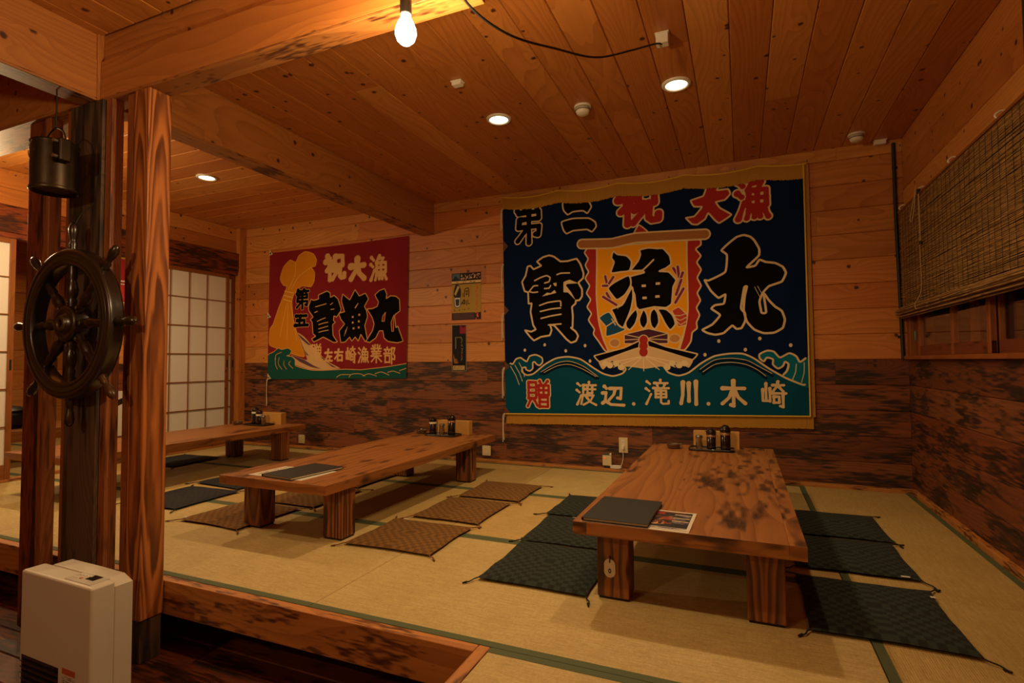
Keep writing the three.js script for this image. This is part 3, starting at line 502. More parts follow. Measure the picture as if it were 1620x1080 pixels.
function paintBig() {
  const p = new Painter(245, 205, 8.2), ol = 1.35;
  p.rect(NAVY, 0, 0, 245, 205);
  // sea
  const sea = [...Q('waveA'), ...Q('waveB'), [239, 172], [239, 205], [0, 205], [0, 150]];
  p.poly(sea, TEAL, null, 0, 0);
  p.poly([...Q('curl'), [232, 166], [240, 168], [240, 146]], '#0f6272', null, 0, 0.3);
  p.line(Q('waveA'), CREAM, ol, 0.7).line(Q('waveB'), CREAM, ol, 0.7).line(Q('curl'), CREAM, ol, 0.8);
  for (const k of ['arcA', 'arcA2', 'arcB', 'arcB2']) { p.line(Q(k).map(([x, y]) => [x, y + 1.4]), '#061c2c', 2.2, 0.9); p.line(Q(k), CREAM, 0.5, 0.9); }
  for (const [a, b, c, d] of [[9, 152, 17, 168], [13, 151, 20, 165], [17, 149, 22, 161], [222, 160, 226, 150], [228, 163, 231, 151], [234, 164, 236, 150], [104, 153, 107, 148], [107, 156, 110, 147], [127, 147, 129, 153], [130, 147, 133, 154]]) p.line([[a, b], [(a + c) / 2 + 0.8, (b + d) / 2], [c, d]], CREAM, 0.6);
  for (const [x, y] of [...Q('dots'), ...Q('dots2')]) p.dot(x, y, 1.2, 1.4, CREAM);
  // sail emblem
  p.poly(Q('field'), GOLD, CREAM, 0.9, 0); p.poly(Q('redLeft'), RED, CREAM, 1.2, 0.7); p.poly(Q('redRight'), RED, CREAM, 1.2, 0.7);
  p.poly(Q('finial'), RED, CREAM, 1.1, 0.6); p.line(Q('pole'), CREAM, 9, 0.5).line(Q('pole'), '#a06a3c', 6.4, 0.5);
  const co = Q('coral'); for (let i = 0; i + 1 < co.length; i += 2) p.line([co[i], co[i + 1]], CREAM, 3.2, 0).line([co[i], co[i + 1]], '#7a2c48', 2, 0);
  p.poly(Q('turban'), '#b04030', CREAM, 0.8); for (const k of [0.3, 0.55, 0.8]) { const t = Q('turban'); p.line([[t[0][0] + 1 + k * 3, t[0][1] + 9 * k + 1], [t[2][0] - 5, t[2][1] + 14 * k - 4], [t[2][0] - 0.5, t[2][1] + 12 * k - 5]], CREAM, 0.7); }
  p.poly(Q('fish'), '#1c4868', CREAM, 0.9, 0.7); const f = Q('fishLine'); p.line(f, CREAM, 0.9, 0); p.line([[f[0][0] + 4.5, f[0][1] - 6], [f[0][0] + 7.5, f[0][1] - 1]], CREAM, 0.9, 0);
  for (const [x, y] of Q('ovals')) { p.dot(x, y, 4.2, 3.4, '#b5804e', CREAM, 0.8); }
  const ch = Q('chest'); p.poly(ch, '#4a2838', CREAM, 0.8, 0); p.line([ch[0], [(ch[0][0] + ch[2][0]) / 2, ch[0][1] + 4], ch[2]], CREAM, 0.7, 0); p.line([[ch[0][0], ch[4][1] - 3], [(ch[0][0] + ch[2][0]) / 2, ch[0][1] + 4], [ch[2][0], ch[3][1] - 3]], CREAM, 0.7, 0);
  for (const k of ['gyo1', 'gyo2', 'gyo3', 'gyo4', 'gyo5', 'gyo6', 'gyo7', 'gyo8']) p.poly(Q(k), INK, CREAM, ol, k === 'gyo2' ? 0.45 : 0.7);
  p.line(Q('gyo2Line'), CREAM, 1.4, 0.4); for (const [x, y] of Q('eyes')) p.rect(CREAM, x - 1.7, y - 1, 3.4, 2);
  for (let k = 0; k < 3; k++) p.line([[81.5 + k * 1.6 + 22, 106 - k * 1.5], [84 + k * 1.6 + 22, 98 - k * 1.5]], CREAM, 0.4, 0);
  p.poly(Q('hull'), '#cfae80', CREAM, 0.9, 0.3); const hb = Q('gourd')[2]; for (const [dx, dy] of [[-34, 10], [-24, 12], [-12, 14], [0, 15], [12, 14], [24, 12], [34, 10]]) p.line([[hb[0], hb[1] + 3], [hb[0] + dx, hb[1] + dy]], '#e6cba0', 0.6, 0);
  p.poly(Q('keel'), INK, CREAM, 1.1, 0.2); for (const [x, y] of Q('gourd')) p.dot(x, y, 3.7, 3.9, RED, CREAM, 0.8); for (const [x, y] of Q('gourd')) p.dot(x, y, 3.3, 3.6, RED);
  for (const s of [-1, 1]) for (const [dx, dy] of [[27, 10.5], [22, 9], [18, 12], [31, 9]]) p.dot(hb[0] + s * dx, hb[1] + dy, 2.6, 2.4, '#dcc493');
  // large letters
  p.poly(Q('takara'), INK, CREAM, ol * 1.15, 0.3); for (const k of ['takaraCut', 'takaraCut2', 'takaraCut3']) p.poly(Q(k), CREAM, null, 0, 0.2); for (let i = 0; i < 9; i++) p.line(Q('takaraLine' + i), CREAM, 1.25, 0.5);
  p.poly(Q('maru'), INK, CREAM, ol * 1.2, 0.5); p.line([[205, 94], [208.5, 102]], CREAM, 0.4).line([[207, 93.5], [210.5, 101]], CREAM, 0.4);
  p.poly(Q('ni1'), INK, CREAM, ol, 0.5).poly(Q('ni2'), INK, CREAM, ol, 0.5); p.glyph('ordinal', TRACE.bDai, INK, 5.2, CREAM, 1.2);
  p.glyph('iwai', TRACE.bIwai, RED, 7.0, CREAM, 1.3); p.poly(Q('dai'), RED, CREAM, ol, 0.4); p.glyph('ryo', TRACE.bRyo, RED, 4.6, CREAM, 1.3);
  p.glyph('gift', TRACE.bZou, RED, 2.7, CREAM, 1.0);
  for (const [k, b, w] of [['wataru', 'bWataru', 2.3], ['be', 'bBe', 3.0], ['taki', 'bTaki', 2.2], ['kawa', 'bKawa', 3.4], ['ki', 'bKi', 3.3], ['saki', 'bSaki', 2.3]]) p.glyph(k, TRACE[b], CREAM, w, '#0c1a1e', 0.35);
  for (const k of ['stop1', 'stop2']) p.dot(...Q(k)[0], 1.4, 1.4, CREAM);
  return p.tex();
}
function paintRed() {
  const p = new Painter(186, 143, 8), BG = '#7e2028', LN = '#c99a5c';
  p.rect(BG, 0, 0, 186, 143);
  p.poly(Q('rNoshi'), '#c9821a', '#d69c3c', 0.8, 0.5);
  const fo = Q('rFold'); for (const i of [0, 3]) p.line(fo.slice(i, i + 3), '#dcae58', 0.6); for (let i = 6; i + 1 < fo.length; i += 2) p.line([fo[i], fo[i + 1]], '#dcae58', 0.5, 0);
  const ba = Q('rBand'); for (let i = 0; i < 6; i += 2) p.line([ba[i], ba[i + 1]], '#e0b468', 0.9, 0);
  p.poly(Q('rSpray'), '#c8a274', null, 0, 0.3); for (const k of ['rSpray2', 'rSpray3', 'rSpray4', 'rSpray5']) p.poly(Q(k), '#5a4252', LN, 0.4, 0.4);
  p.poly([...Q('rSea'), [186, 143], [0, 143]], '#1a5048', null, 0, 0); p.line(Q('rSea'), LN, 0.8, 0.6);
  for (let i = 0; i < 11; i++) p.line(Q('rArc' + i), LN, 0.7, 0.8);
  p.glyph('iwai', TRACE.rbIwai, '#cfa36a', 6.2).glyph('dai', TRACE.rbDai, '#cfa36a', 7.2).glyph('ryo', TRACE.rbRyo, '#cfa36a', 3.8);
  p.glyph('ordinal', TRACE.rbDaiSmall, INK, 3.5, LN, 0.6).glyph('five', TRACE.rbGo, INK, 4.2, LN, 0.6);
  p.poly(Q('rTakara'), INK, LN, 1.0, 0.2); for (let i = 0; i < 8; i++) p.line(Q('rTakaraLine' + i), LN, 0.9, 0.3);
  p.poly(Q('rGyo'), INK, LN, 1.0, 0.15); for (const [x, y] of Q('rGyoEyes')) p.rect(LN, x - 1.1, y - 1, 2.2, 2); p.poly(Q('rGyoCut'), LN, null, 0, 0); p.poly(Q('rGyoCut2'), LN, null, 0, 0);
  p.poly(Q('rMaru'), INK, LN, 1.0, 0.2); p.poly(Q('rMaruCut'), BG, LN, 0.7, 0); p.poly(Q('rMaruCut2'), BG, LN, 0.7, 0);
  for (const [k, b] of [['gift', 'rbZou'], ['hidari', 'rbHidari'], ['migi', 'rbMigi'], ['saki', 'rbSaki'], ['ryo', 'rbRyo2'], ['gyou', 'rbGyou'], ['bu', 'rbBu']]) p.glyph(k, TRACE[b], '#cfa36a', k === 'hidari' || k === 'migi' ? 2.6 : 2.0);
  return p.tex();
}
// a hung cloth: corners in centimetres from its origin, gentle folds, small thickness
function cloth(nx, ny, corner, W, H, fold, topSag) {
  const pos = [], uv = [], idx = [], [tl, tr, br2, bl2] = corner, N = (nx + 1) * (ny + 1);
  for (const side of [0, 1]) for (let j = 0; j <= ny; j++) for (let i = 0; i <= nx; i++) {
    const a = i / nx, b = j / ny, top = [tl[0] + (tr[0] - tl[0]) * a, tl[1] + (tr[1] - tl[1]) * a + topSag(a)], bot = [bl2[0] + (br2[0] - bl2[0]) * a, bl2[1] + (br2[1] - bl2[1]) * a];
    const x = top[0] + (bot[0] - top[0]) * b, y = top[1] + (bot[1] - top[1]) * b;
    pos.push(x / 100, -y / 100, 0.008 + fold(a, b) - side * 0.0016); uv.push(x / W, 1 - y / H);
  }
  const quad = (a, b, c, d) => idx.push(a, b, c, a, c, d), v = (s, i, j) => s * N + j * (nx + 1) + i;
  for (let j = 0; j < ny; j++) for (let i = 0; i < nx; i++) { quad(v(0, i, j), v(0, i, j + 1), v(0, i + 1, j + 1), v(0, i + 1, j)); quad(v(1, i, j), v(1, i + 1, j), v(1, i + 1, j + 1), v(1, i, j + 1)); }
  for (let i = 0; i < nx; i++) { quad(v(0, i, 0), v(0, i + 1, 0), v(1, i + 1, 0), v(1, i, 0)); quad(v(0, i, ny), v(1, i, ny), v(1, i + 1, ny), v(0, i + 1, ny)); }
  for (let j = 0; j < ny; j++) { quad(v(0, 0, j), v(1, 0, j), v(1, 0, j + 1), v(0, 0, j + 1)); quad(v(0, nx, j), v(0, nx, j + 1), v(1, nx, j + 1), v(1, nx, j)); }
  const g = new THREE.BufferGeometry(); g.setAttribute('position', new THREE.Float32BufferAttribute(pos, 3)); g.setAttribute('uv', new THREE.Float32BufferAttribute(uv, 2)); g.setIndex(idx); g.computeVertexNormals(); return g;
}
const fringeMat = std({ color: new THREE.Color().setRGB(0.40, 0.185, 0.012), roughness: 0.8 }), fringeMat2 = std({ color: new THREE.Color().setRGB(0.62, 0.36, 0.02), roughness: 0.75 }), ropeMat = std({ color: 0xc8b79a, roughness: 0.85 });
const leather = std({ color: 0x5a2e1a, roughness: 0.7 });
function fringe(n, p0, p1, len, z, sag = () => 0, dir = [0, -1]) {          // loose strands, joined: nobody could count them
  const out = [];
  for (let i = 0; i < n; i++) { const a = (i + 0.5) / n, L = len * rr(0.95, 1.03), w = Math.hypot(p1[0] - p0[0], p1[1] - p0[1]) / n * 0.94, x = p0[0] + (p1[0] - p0[0]) * a, y = p0[1] + (p1[1] - p0[1]) * a - sag(a); const b = dir[1] ? new THREE.BoxGeometry(w, L, 0.0022) : new THREE.BoxGeometry(L, w, 0.0022); b.translate(x + dir[0] * L / 2, y + dir[1] * L / 2, z + rr(-0.0012, 0.0012)); out.push(b); }
  return mergeGeometries(out);
}
function knotRope(parent, x, y, len, z) {
  part('tie_rope', tube([[x, y, z], [x - 0.016, y - 0.01, z], [x - 0.02, y - len * 0.5, z + 0.004], [x - 0.022, y - len, z]], 0.0045, 20, 6), ropeMat, parent, 'pale tie rope');
  part('tie_rope', tube([[x, y, z + 0.004], [x - 0.006, y - 0.03, z + 0.01], [x - 0.014, y - len * 0.55, z + 0.01], [x - 0.008, y - len * 0.92, z + 0.006]], 0.004, 20, 6), ropeMat, parent);
}
{
  const t = thing('fishing_banner', 'large navy and teal fishing-boat banner with gold fringe and black letters', 'banner', [-1.95, 2.36, BACK + 0.002]);
  const sag = (a) => 2.6 * Math.pow(Math.sin(Math.PI * ((a * 4.6) % 1)), 1.0) - 1.2 * a, top = (a) => 0.02 + 0.043 * a + sag(a) / 100;
  const folds = (a, b) => 0.006 + 0.004 * Math.sin(a * 9 + b * 2) * (0.3 + 0.7 * b) + (a > 0.86 ? 0.006 * Math.sin((a + b * 0.25) * 60) * sm(0.86, 0.95, a) : 0);
  part('cloth', cloth(90, 50, [[2, 2.2], [239, 6.5], [239.2, 189], [4.2, 194.5]], 245, 205, folds, sag), phy({ map: paintBig(), roughness: 1, specularIntensity: 0.2 }), t);
  const f1 = part('top_fringe', fringe(420, [0.018, -0.02], [2.40, -0.063], 0.105, 0.0225, (a) => sag(a) / 100), fringeMat, t, 'gold fringe'); f1.userData.kind = 'stuff';
  const f2 = part('bottom_fringe', fringe(420, [0.045, -1.94], [2.41, -1.885], 0.082, 0.016), fringeMat, t, 'gold fringe'); f2.userData.kind = 'stuff';
  const f3 = part('side_fringe', fringe(330, [2.385, -0.07], [2.388, -1.885], 0.035, 0.016, undefined, [1, 0]), fringeMat, t, 'gold fringe'); f3.userData.kind = 'stuff';
  const edge = (p0, p1, s) => { const q = []; for (let i = 0; i <= 60; i++) q.push([p0[0] + (p1[0] - p0[0]) * i / 60, p0[1] + (p1[1] - p0[1]) * i / 60 - (s ? sag(i / 60) / 100 : 0), 0.026]); return tube(q, 0.0065, 120, 6); };
  part('braid', edge([0.018, -0.02], [2.405, -0.063], true), fringeMat2, t, 'bright gold braid'); part('braid', edge([0.045, -1.935], [2.39, -1.88]), fringeMat2, t); part('braid', edge([2.388, -0.075], [2.39, -1.88]), fringeMat2, t);
  for (const y of [0.46, 1.03, 1.52, 1.92]) { const s = new THREE.Shape([[0, 0.05], [0.045, 0], [0, -0.05]].map((q) => new THREE.Vector2(...q))); part('corner_patch', at(new THREE.ExtrudeGeometry(s, { depth: 0.003, bevelEnabled: false }), 0.028 + y * 0.004, -y, 0.018), leather, t, 'brown leather patch'); }
  for (const [y, l] of [[0.12, 0.2], [0.62, 0.22], [1.05, 0.24], [1.53, 0.27], [1.93, 0.25]]) knotRope(t, 0.03 + y * 0.004, -y, l, 0.022);
  for (let i = 0; i < 6; i++) part('tack', at(new THREE.SphereGeometry(0.006, 10, 8), 0.03 + i * 0.474, -0.016 - 0.008 * i, 0.03), std({ color: 0xb9b4aa, metalness: 0.8, roughness: 0.25 }), t);
}
{
  const t = thing('fishing_banner', 'smaller crimson fishing-boat banner with a gold bundle and green waves', 'banner', [-4.745, 2.11, BACK + 0.002]);
  const fl = (a, b) => 0.003 + 0.003 * Math.sin(a * 7 + b * 3);
  part('cloth', cloth(50, 36, [[3.3, 2.9], [182.2, 1.4], [179.7, 138.3], [1.8, 140.3]], 186, 143, fl, (a) => 0.8 * Math.sin(Math.PI * a)), phy({ map: paintRed(), roughness: 1, specularIntensity: 0.2 }), t);
  for (const [x, y] of [[0.04, -0.035], [0.02, -0.72], [0.03, -1.385]]) { const s = new THREE.Shape([[0, 0.045], [0.05, -0.012], [0, -0.022]].map((q) => new THREE.Vector2(...q))); part('corner_patch', at(new THREE.ExtrudeGeometry(s, { depth: 0.003, bevelEnabled: false }), x - 0.008, y, 0.014), ropeMat, t, 'pale corner patch'); part('grommet', new THREE.TorusGeometry(0.008, 0.003, 8, 16).translate(x + 0.008, y, 0.018), black, t); }
  knotRope(t, 0.03, -1.39, 0.3, 0.012);
}
// posters
function poster(w, h, paint, label, pos) {
  const p = new Painter(w, h, 14); paint(p); const t = thing('wall_poster', label, 'poster', pos);
  const g = new THREE.BoxGeometry(w / 100, h / 100, 0.0016); part('sheet', g, phy({ map: p.tex(), roughness: 0.6, specularIntensity: 0.4 }), t); return t;
}
const scrawl = (p, x, y, w, h, n, col, lw) => { for (let i = 0; i < n; i++) { const a = x + rr(0, w), b = y + rr(0, h); p.line([[a, b], [a + rr(-1, 1) * w * 0.25, b + rr(-1, 1) * h * 0.25], [a + rr(-1, 1) * w * 0.3, b + rr(-1, 1) * h * 0.3]], col, lw); } };
{
  poster(30, 43, (p) => {
    p.rect('#a8883a', 0, 0, 30, 43); p.rect('#2a1c1a', 0, 0, 30, 7.2); p.rect('#4a6272', 0.5, 0.6, 8, 6); p.poly([[0.5, 6.6], [4, 2], [8.5, 6.6]], '#22303a', null, 0, 0);
    for (let i = 0; i < 5; i++) scrawl(p, 9.8 + i * 4, 1.6, 3, 4.2, 7, '#c8a890', 0.55);
    p.rect('#d9b87c', 0, 7.2, 30, 2.2); for (const x of [4.5, 12, 17, 22]) scrawl(p, x, 7.7, 3, 1.2, 5, '#3a281c', 0.3); p.rect('#2a1c20', 0, 9.4, 30, 0.9);
    p.poly([[4, 10.4], [7.5, 11], [9.6, 16], [9.2, 21.8], [2.2, 21.6], [2, 17]], '#2a2420', null, 0, 0.5); p.poly([[6, 11.5], [8.2, 12.6], [4.2, 20.6], [2.6, 19]], '#b6a878', null, 0, 0); p.poly([[2.6, 22.6], [9, 22.6], [8.6, 30.4], [5.8, 31.6], [3.2, 30.4]], '#d8d4c8', '#4a4a58', 0.7, 0.3); p.poly([[3.7, 24], [8, 24], [7.4, 29.8], [4.4, 29.8]], '#3a3a40', null, 0, 0.3);
    p.line([[13, 22], [13.6, 16], [15, 14.2], [17.5, 14.6], [17.8, 22]], INK, 0.8).line([[14.6, 17], [16.4, 16.6], [15, 20], [16.6, 19.6]], INK, 0.8).line([[11.6, 18.4], [11.4, 21.6]], INK, 0.6).line([[10, 28.6], [13, 24.6], [13.4, 28.4], [11, 27.4]], INK, 0.9).line([[15, 25.6], [15.6, 29.6]], INK, 0.7).line([[16.6, 24.6], [17, 28.6], [18.6, 28.4]], INK, 0.6);
    for (let i = 0; i < 5; i++) scrawl(p, 18.8, 11.8 + i * 2, 1.2, 1.4, 4, '#8a7638', 0.25);
    for (let i = 0; i < 11; i++) scrawl(p, 24.8, 10.8 + i * 2.2, 2, 1.5, 4, '#c4443a', 0.45);
    for (let i = 0; i < 4; i++) scrawl(p, 2 + i * 4.8, 33, 2.2, 1.4, 4, '#3a2e1a', 0.35);
    p.rect('#38242a', 0, 36.6, 30, 6.4); for (let i = 0; i < 4; i++) p.rect('#6a5452', 1, 37.5 + i * 1.3, 22, 0.45); scrawl(p, 25, 37, 2.6, 5, 9, '#e06040', 0.6);
  }, 'pale gold sake poster pinned beside the large banner', [-2.305, 1.481, BACK + 0.0018]);
}
{
  poster(15.2, 42.6, (p) => {
    p.rect('#8d8474', 0, 0, 15.2, 42.6); p.rect('#141110', 0.5, 0.5, 14.2, 41.6); p.rect('#8e1e30', 8.4, 0.6, 6.2, 7.6); p.poly([[9, 0.6], [12, 3], [14.6, 1]], '#3a0f18', null, 0, 0);
    p.rect('#6c6a52', 3.4, 11.2, 1.3, 11); p.rect('#6c6a52', 4, 11.2, 6, 0.9); for (let i = 0; i < 11; i++) scrawl(p, 9.8, 11.4 + i * 2, 1.4, 1.4, 4, i === 8 ? '#b23a28' : '#8c8068', 0.4);
    p.poly([[1.4, 26], [2.2, 35], [6.4, 35.4], [6, 31.4], [3.2, 31]], '#8a5a2a', null, 0, 0.4); scrawl(p, 2.4, 25, 4, 7, 12, '#241e1a', 0.8);
    p.rect('#b89c66', 1.2, 37.4, 12.2, 4); for (const y of [38.2, 39.8]) for (let i = 0; i < 6; i++) scrawl(p, 1.8 + i * 1.9, y, 1.2, 0.8, 4, '#2c2018', 0.25);
  }, 'narrow dark poster with a red corner pinned below another poster', [-2.38, 1.009, BACK + 0.0018]);
}

// ---------------------------------------------------------------- low tables
function lowTable(x0, x1, z0, z1, label, legX, legZ) {
  const cx = (x0 + x1) / 2, cz = (z0 + z1) / 2, t = thing('low_table', label, 'table', [cx, 0, cz]), w = x1 - x0, l = z1 - z0, th = 0.046, y = TOP - th / 2;
  part('tabletop', at(cbox(w - 0.102, th, l, 0.0012, 'z'), 0, y, 0), tableMat, t);
  for (const s of [-1, 1]) part('edge_strip', at(cbox(0.051, th, l, 0.0012, 'z'), s * (w / 2 - 0.0255), y, 0), tableMat, t);
  for (const lx of legX) for (const lz of legZ) {
    const g = part('leg', at(cbox(0.118, TOP - th - 0.008, 0.105, 0.005, 'y'), lx - cx, (TOP - th) / 2 + 0.004, lz - cz), legMat, t);
    part('foot_pad', at(cbox(0.108, 0.008, 0.095, 0.002), lx - cx, 0.004, lz - cz), black, g, 'black pad');
  }
  return t;
}
lowTable(-0.578, 0.177, -3.915, -1.912, 'low pine table with the white number tag on its leg', [-0.453, 0.06], [-2.055, -3.6]);
lowTable(-2.522, -1.812, -3.915, -2.012, 'low pine table between two rows of brown cushions', [-2.44, -1.893], [-2.2, -3.57]);
lowTable(-4.53, -3.81, -3.955, -2.0, 'low pine table in front of the paper sliding doors', [-4.46, -3.88], [-2.15, -3.72]);
lowTable(-6.55, -5.82, -3.955, -2.0, 'low pine table in the room beyond the open sliding door', [-6.47, -5.9], [-2.15, -3.72]);
{
  const t = thing('number_tag', 'white oval number tag hanging on the table leg', 'tag', [-0.463, 0.115, -2.0005]);
  const s = new THREE.Shape(); s.absellipse(0, 0, 0.001, 0.001, 0, 1); const c = new THREE.Shape(); c.moveTo(-0.02, 0.014); c.absarc(0, 0.014, 0.02, Math.PI, 0, true); c.lineTo(0.02, -0.012); c.absarc(0, -0.012, 0.02, 0, Math.PI, true);
  part('plate', new THREE.ExtrudeGeometry(c, { depth: 0.003, bevelEnabled: true, bevelSize: 0.001, bevelThickness: 0.001, bevelSegments: 1, curveSegments: 10 }), std({ color: 0xd8cdb8, roughness: 0.5 }), t);
  part('mark', at(new THREE.TorusGeometry(0.0042, 0.0016, 6, 14).scale(1, 1.5, 0.4), 0, -0.008, 0.0042), black, t, 'small black zero mark');
  part('hole', at(cyl(0.003, 0.003, 0.001, 10).rotateX(Math.PI / 2), 0, 0.024, 0.0042), black, t);
  part('cord', tube([[0, 0.024, 0.005], [0.001, 0.036, 0.004], [0, 0.046, 0.002]], 0.0025, 10, 6), darkPlastic, t, 'dark cord');
}

// ---------------------------------------------------------------- floor cushions
function checkTex(a, b) { const t = dataTex(256, 256, (u, v) => { const i = Math.floor(u * 10), j = Math.floor(v * 10), k = (i + j) & 1, e = noise(u * 150, v * 150); return mix(a, b, k * 0.7 + (e - 0.5) * 0.4 + 0.15); }); t.repeat.set(1 / 0.24, 1 / 0.24); return t; }
const cushionMats = { brown: std({ map: checkTex([92, 60, 20], [126, 86, 30]), roughness: 0.95 }), green: std({ map: checkTex([10, 13, 10], [40, 50, 42]), roughness: 0.95 }), navy: std({ map: checkTex([14, 15, 18], [28, 31, 36]), roughness: 0.9 }) };
const tasselMats = { brown: std({ color: 0x6a3c1a, roughness: 0.9 }), green: std({ color: 0x12140f, roughness: 0.9 }), navy: std({ color: 0x121214, roughness: 0.9 }) };
function cushionGeo(w, l, seed) {
  const N = 26, pos = [], uv = [], idx = [], M = (N + 1) * (N + 1);
  for (const s of [1, -1]) for (let j = 0; j <= N; j++) for (let i = 0; i <= N; i++) {
    const a = i / N * 2 - 1, b = j / N * 2 - 1, pull = 1 - 0.035 * (1 - Math.abs(a * b)) * (Math.abs(a) > 0.6 || Math.abs(b) > 0.6 ? 1 : 0.5);
    const e = Math.pow(Math.max(0, 1 - a ** 4), 0.5) * Math.pow(Math.max(0, 1 - b ** 4), 0.5), lump = 0.004 * (fbm(a * 2 + seed, b * 2 + seed * 2) - 0.5);
    const y = s > 0 ? 0.010 + 0.014 * e + lump * e + 0.004 * (noise(a * 3 + seed * 7, b * 3) - 0.4) * (1 - e) : 0.010 - 0.0092 * e;
    const dx = 0.006 * (noise(b * 2.5 + seed, 3) - 0.5) * a, dz = 0.006 * (noise(a * 2.5 + seed, 8) - 0.5) * b;
    pos.push(a * w / 2 * pull + dx, Math.max(0.0008, y), b * l / 2 * pull + dz); uv.push(a * w / 2 + b * 0.0, b * l / 2);
  }
  for (const s of [0, 1]) for (let j = 0; j < N; j++) for (let i = 0; i < N; i++) { const a = s * M + j * (N + 1) + i, b = a + 1, c = a + N + 1, d = c + 1; s ? idx.push(a, b, c, b, d, c) : idx.push(a, c, b, b, c, d); }
  const rim = (a, b) => idx.push(a, b, a + M, b, b + M, a + M);
  for (let i = 0; i < N; i++) { rim(i, i + 1); rim(N * (N + 1) + i + 1, N * (N + 1) + i); rim((i + 1) * (N + 1), i * (N + 1)); rim(i * (N + 1) + N, (i + 1) * (N + 1) + N); }
  const g = new THREE.BufferGeometry(); g.setAttribute('position', new THREE.Float32BufferAttribute(pos, 3)); g.setAttribute('uv', new THREE.Float32BufferAttribute(uv, 2)); g.setIndex(idx); g.computeVertexNormals(); return g;
}
const geoCache = {};
function cushion(col, x0, x1, z0, z1, label, turn = 0, tag, skew = rr(0, 9)) {
  const w = x1 - x0, l = z1 - z0, t = thing('floor_cushion', label, 'cushion', [(x0 + x1) / 2, 0.0014, (z0 + z1) / 2], turn, col + ' checked floor cushions');
  part('cover', cushionGeo(w, l, skew), cushionMats[col], t);
  for (const sx of [-1, 1]) for (const sz of [-1, 1]) { const k = rr(-0.5, 0.9), a = Math.atan2(sz, sx) + k * 0.5, L = rr(0.05, 0.075), ex = sx * w / 2 * 0.985, ez = sz * l / 2 * 0.985; const q = (f, d) => [ex + Math.cos(a + d) * L * f, 0.0035 + 0.006 * (1 - f), ez + Math.sin(a + d) * L * f]; part('tassel', mergeGeometries([tube([q(-0.15, 0), q(0.25, 0.15), q(0.65, -0.1), q(1, 0.05)], 0.0026, 12, 6).toNonIndexed(), cyl(0.0042, 0.003, 0.02, 7).rotateZ(Math.PI / 2).rotateY(-a).translate(...q(0.95, 0.04)).toNonIndexed()]), tasselMats[col], t); }
  if (tag) part('care_label', at(cbox(0.03, 0.0012, 0.014, 0.0004), tag[0] * w / 2, 0.0155, tag[1] * l / 2).rotateY(0), std({ color: 0xcfc4ac, roughness: 0.7 }), t, 'white care label');
  return t;
}
// beside the table with the number tag
cushion('green', -1.0, -0.545, -2.46, -1.975, 'dark green checked cushion left of the tagged table, nearest the platform edge', 0.0);
cushion('green', -1.02, -0.565, -2.93, -2.475, 'dark green checked cushion left of the tagged table, middle of its row', 0.02, [-0.3, -0.9]);
cushion('green', -1.05, -0.6, -3.41, -2.945, 'dark green checked cushion left of the tagged table, nearest the large banner', -0.01);
cushion('green', 0.185, 0.63, -2.5, -2.005, 'dark green checked cushion right of the tagged table, nearest the platform edge', 0.0, [0.93, -0.7]);
cushion('green', 0.19, 0.635, -3.06, -2.6, 'dark green checked cushion right of the tagged table, middle of its row', 0.015, [0.75, 0.96]);
cushion('green', 0.22, 0.65, -3.55, -3.09, 'dark green checked cushion right of the tagged table, nearest the large banner', 0.02);
// beside the table between the brown cushions
cushion('brown', -1.79, -1.315, -2.55, -2.115, 'brown checked cushion on the banner side of its table, nearest the platform edge', 0.02, [-0.7, -0.98]);
cushion('brown', -1.745, -1.32, -3.08, -2.62, 'brown checked cushion on the banner side of its table, middle of its row', 0.01);
cushion('brown', -1.725, -1.295, -3.58, -3.13, 'brown checked cushion on the banner side of its table, nearest the back wall', 0.02, [0.85, -0.3]);
cushion('brown', -2.91, -2.45, -2.515, -2.07, 'brown checked cushion on the sliding-door side of its table, nearest the platform edge', -0.02, [-0.95, 0.85]);
cushion('brown', -2.84, -2.4, -3.02, -2.55, 'brown checked cushion on the sliding-door side of its table, middle of its row', 0.02);
cushion('brown', -2.92, -2.48, -3.54, -3.07, 'brown checked cushion on the sliding-door side of its table, nearest the back wall', 0.0);
// beside the table by the sliding doors
cushion('navy', -3.61, -3.15, -2.68, -2.2, 'near-black checked cushion beside the table by the sliding doors, nearest the platform edge', 0.05);
cushion('navy', -3.69, -3.21, -3.17, -2.74, 'near-black checked cushion beside the table by the sliding doors, middle of the mats', -0.08);
cushion('navy', -4.93, -4.45, -3.58, -3.1, 'near-black checked cushion between its table and the paper sliding doors', 0.04, [0.8, 0.6]);

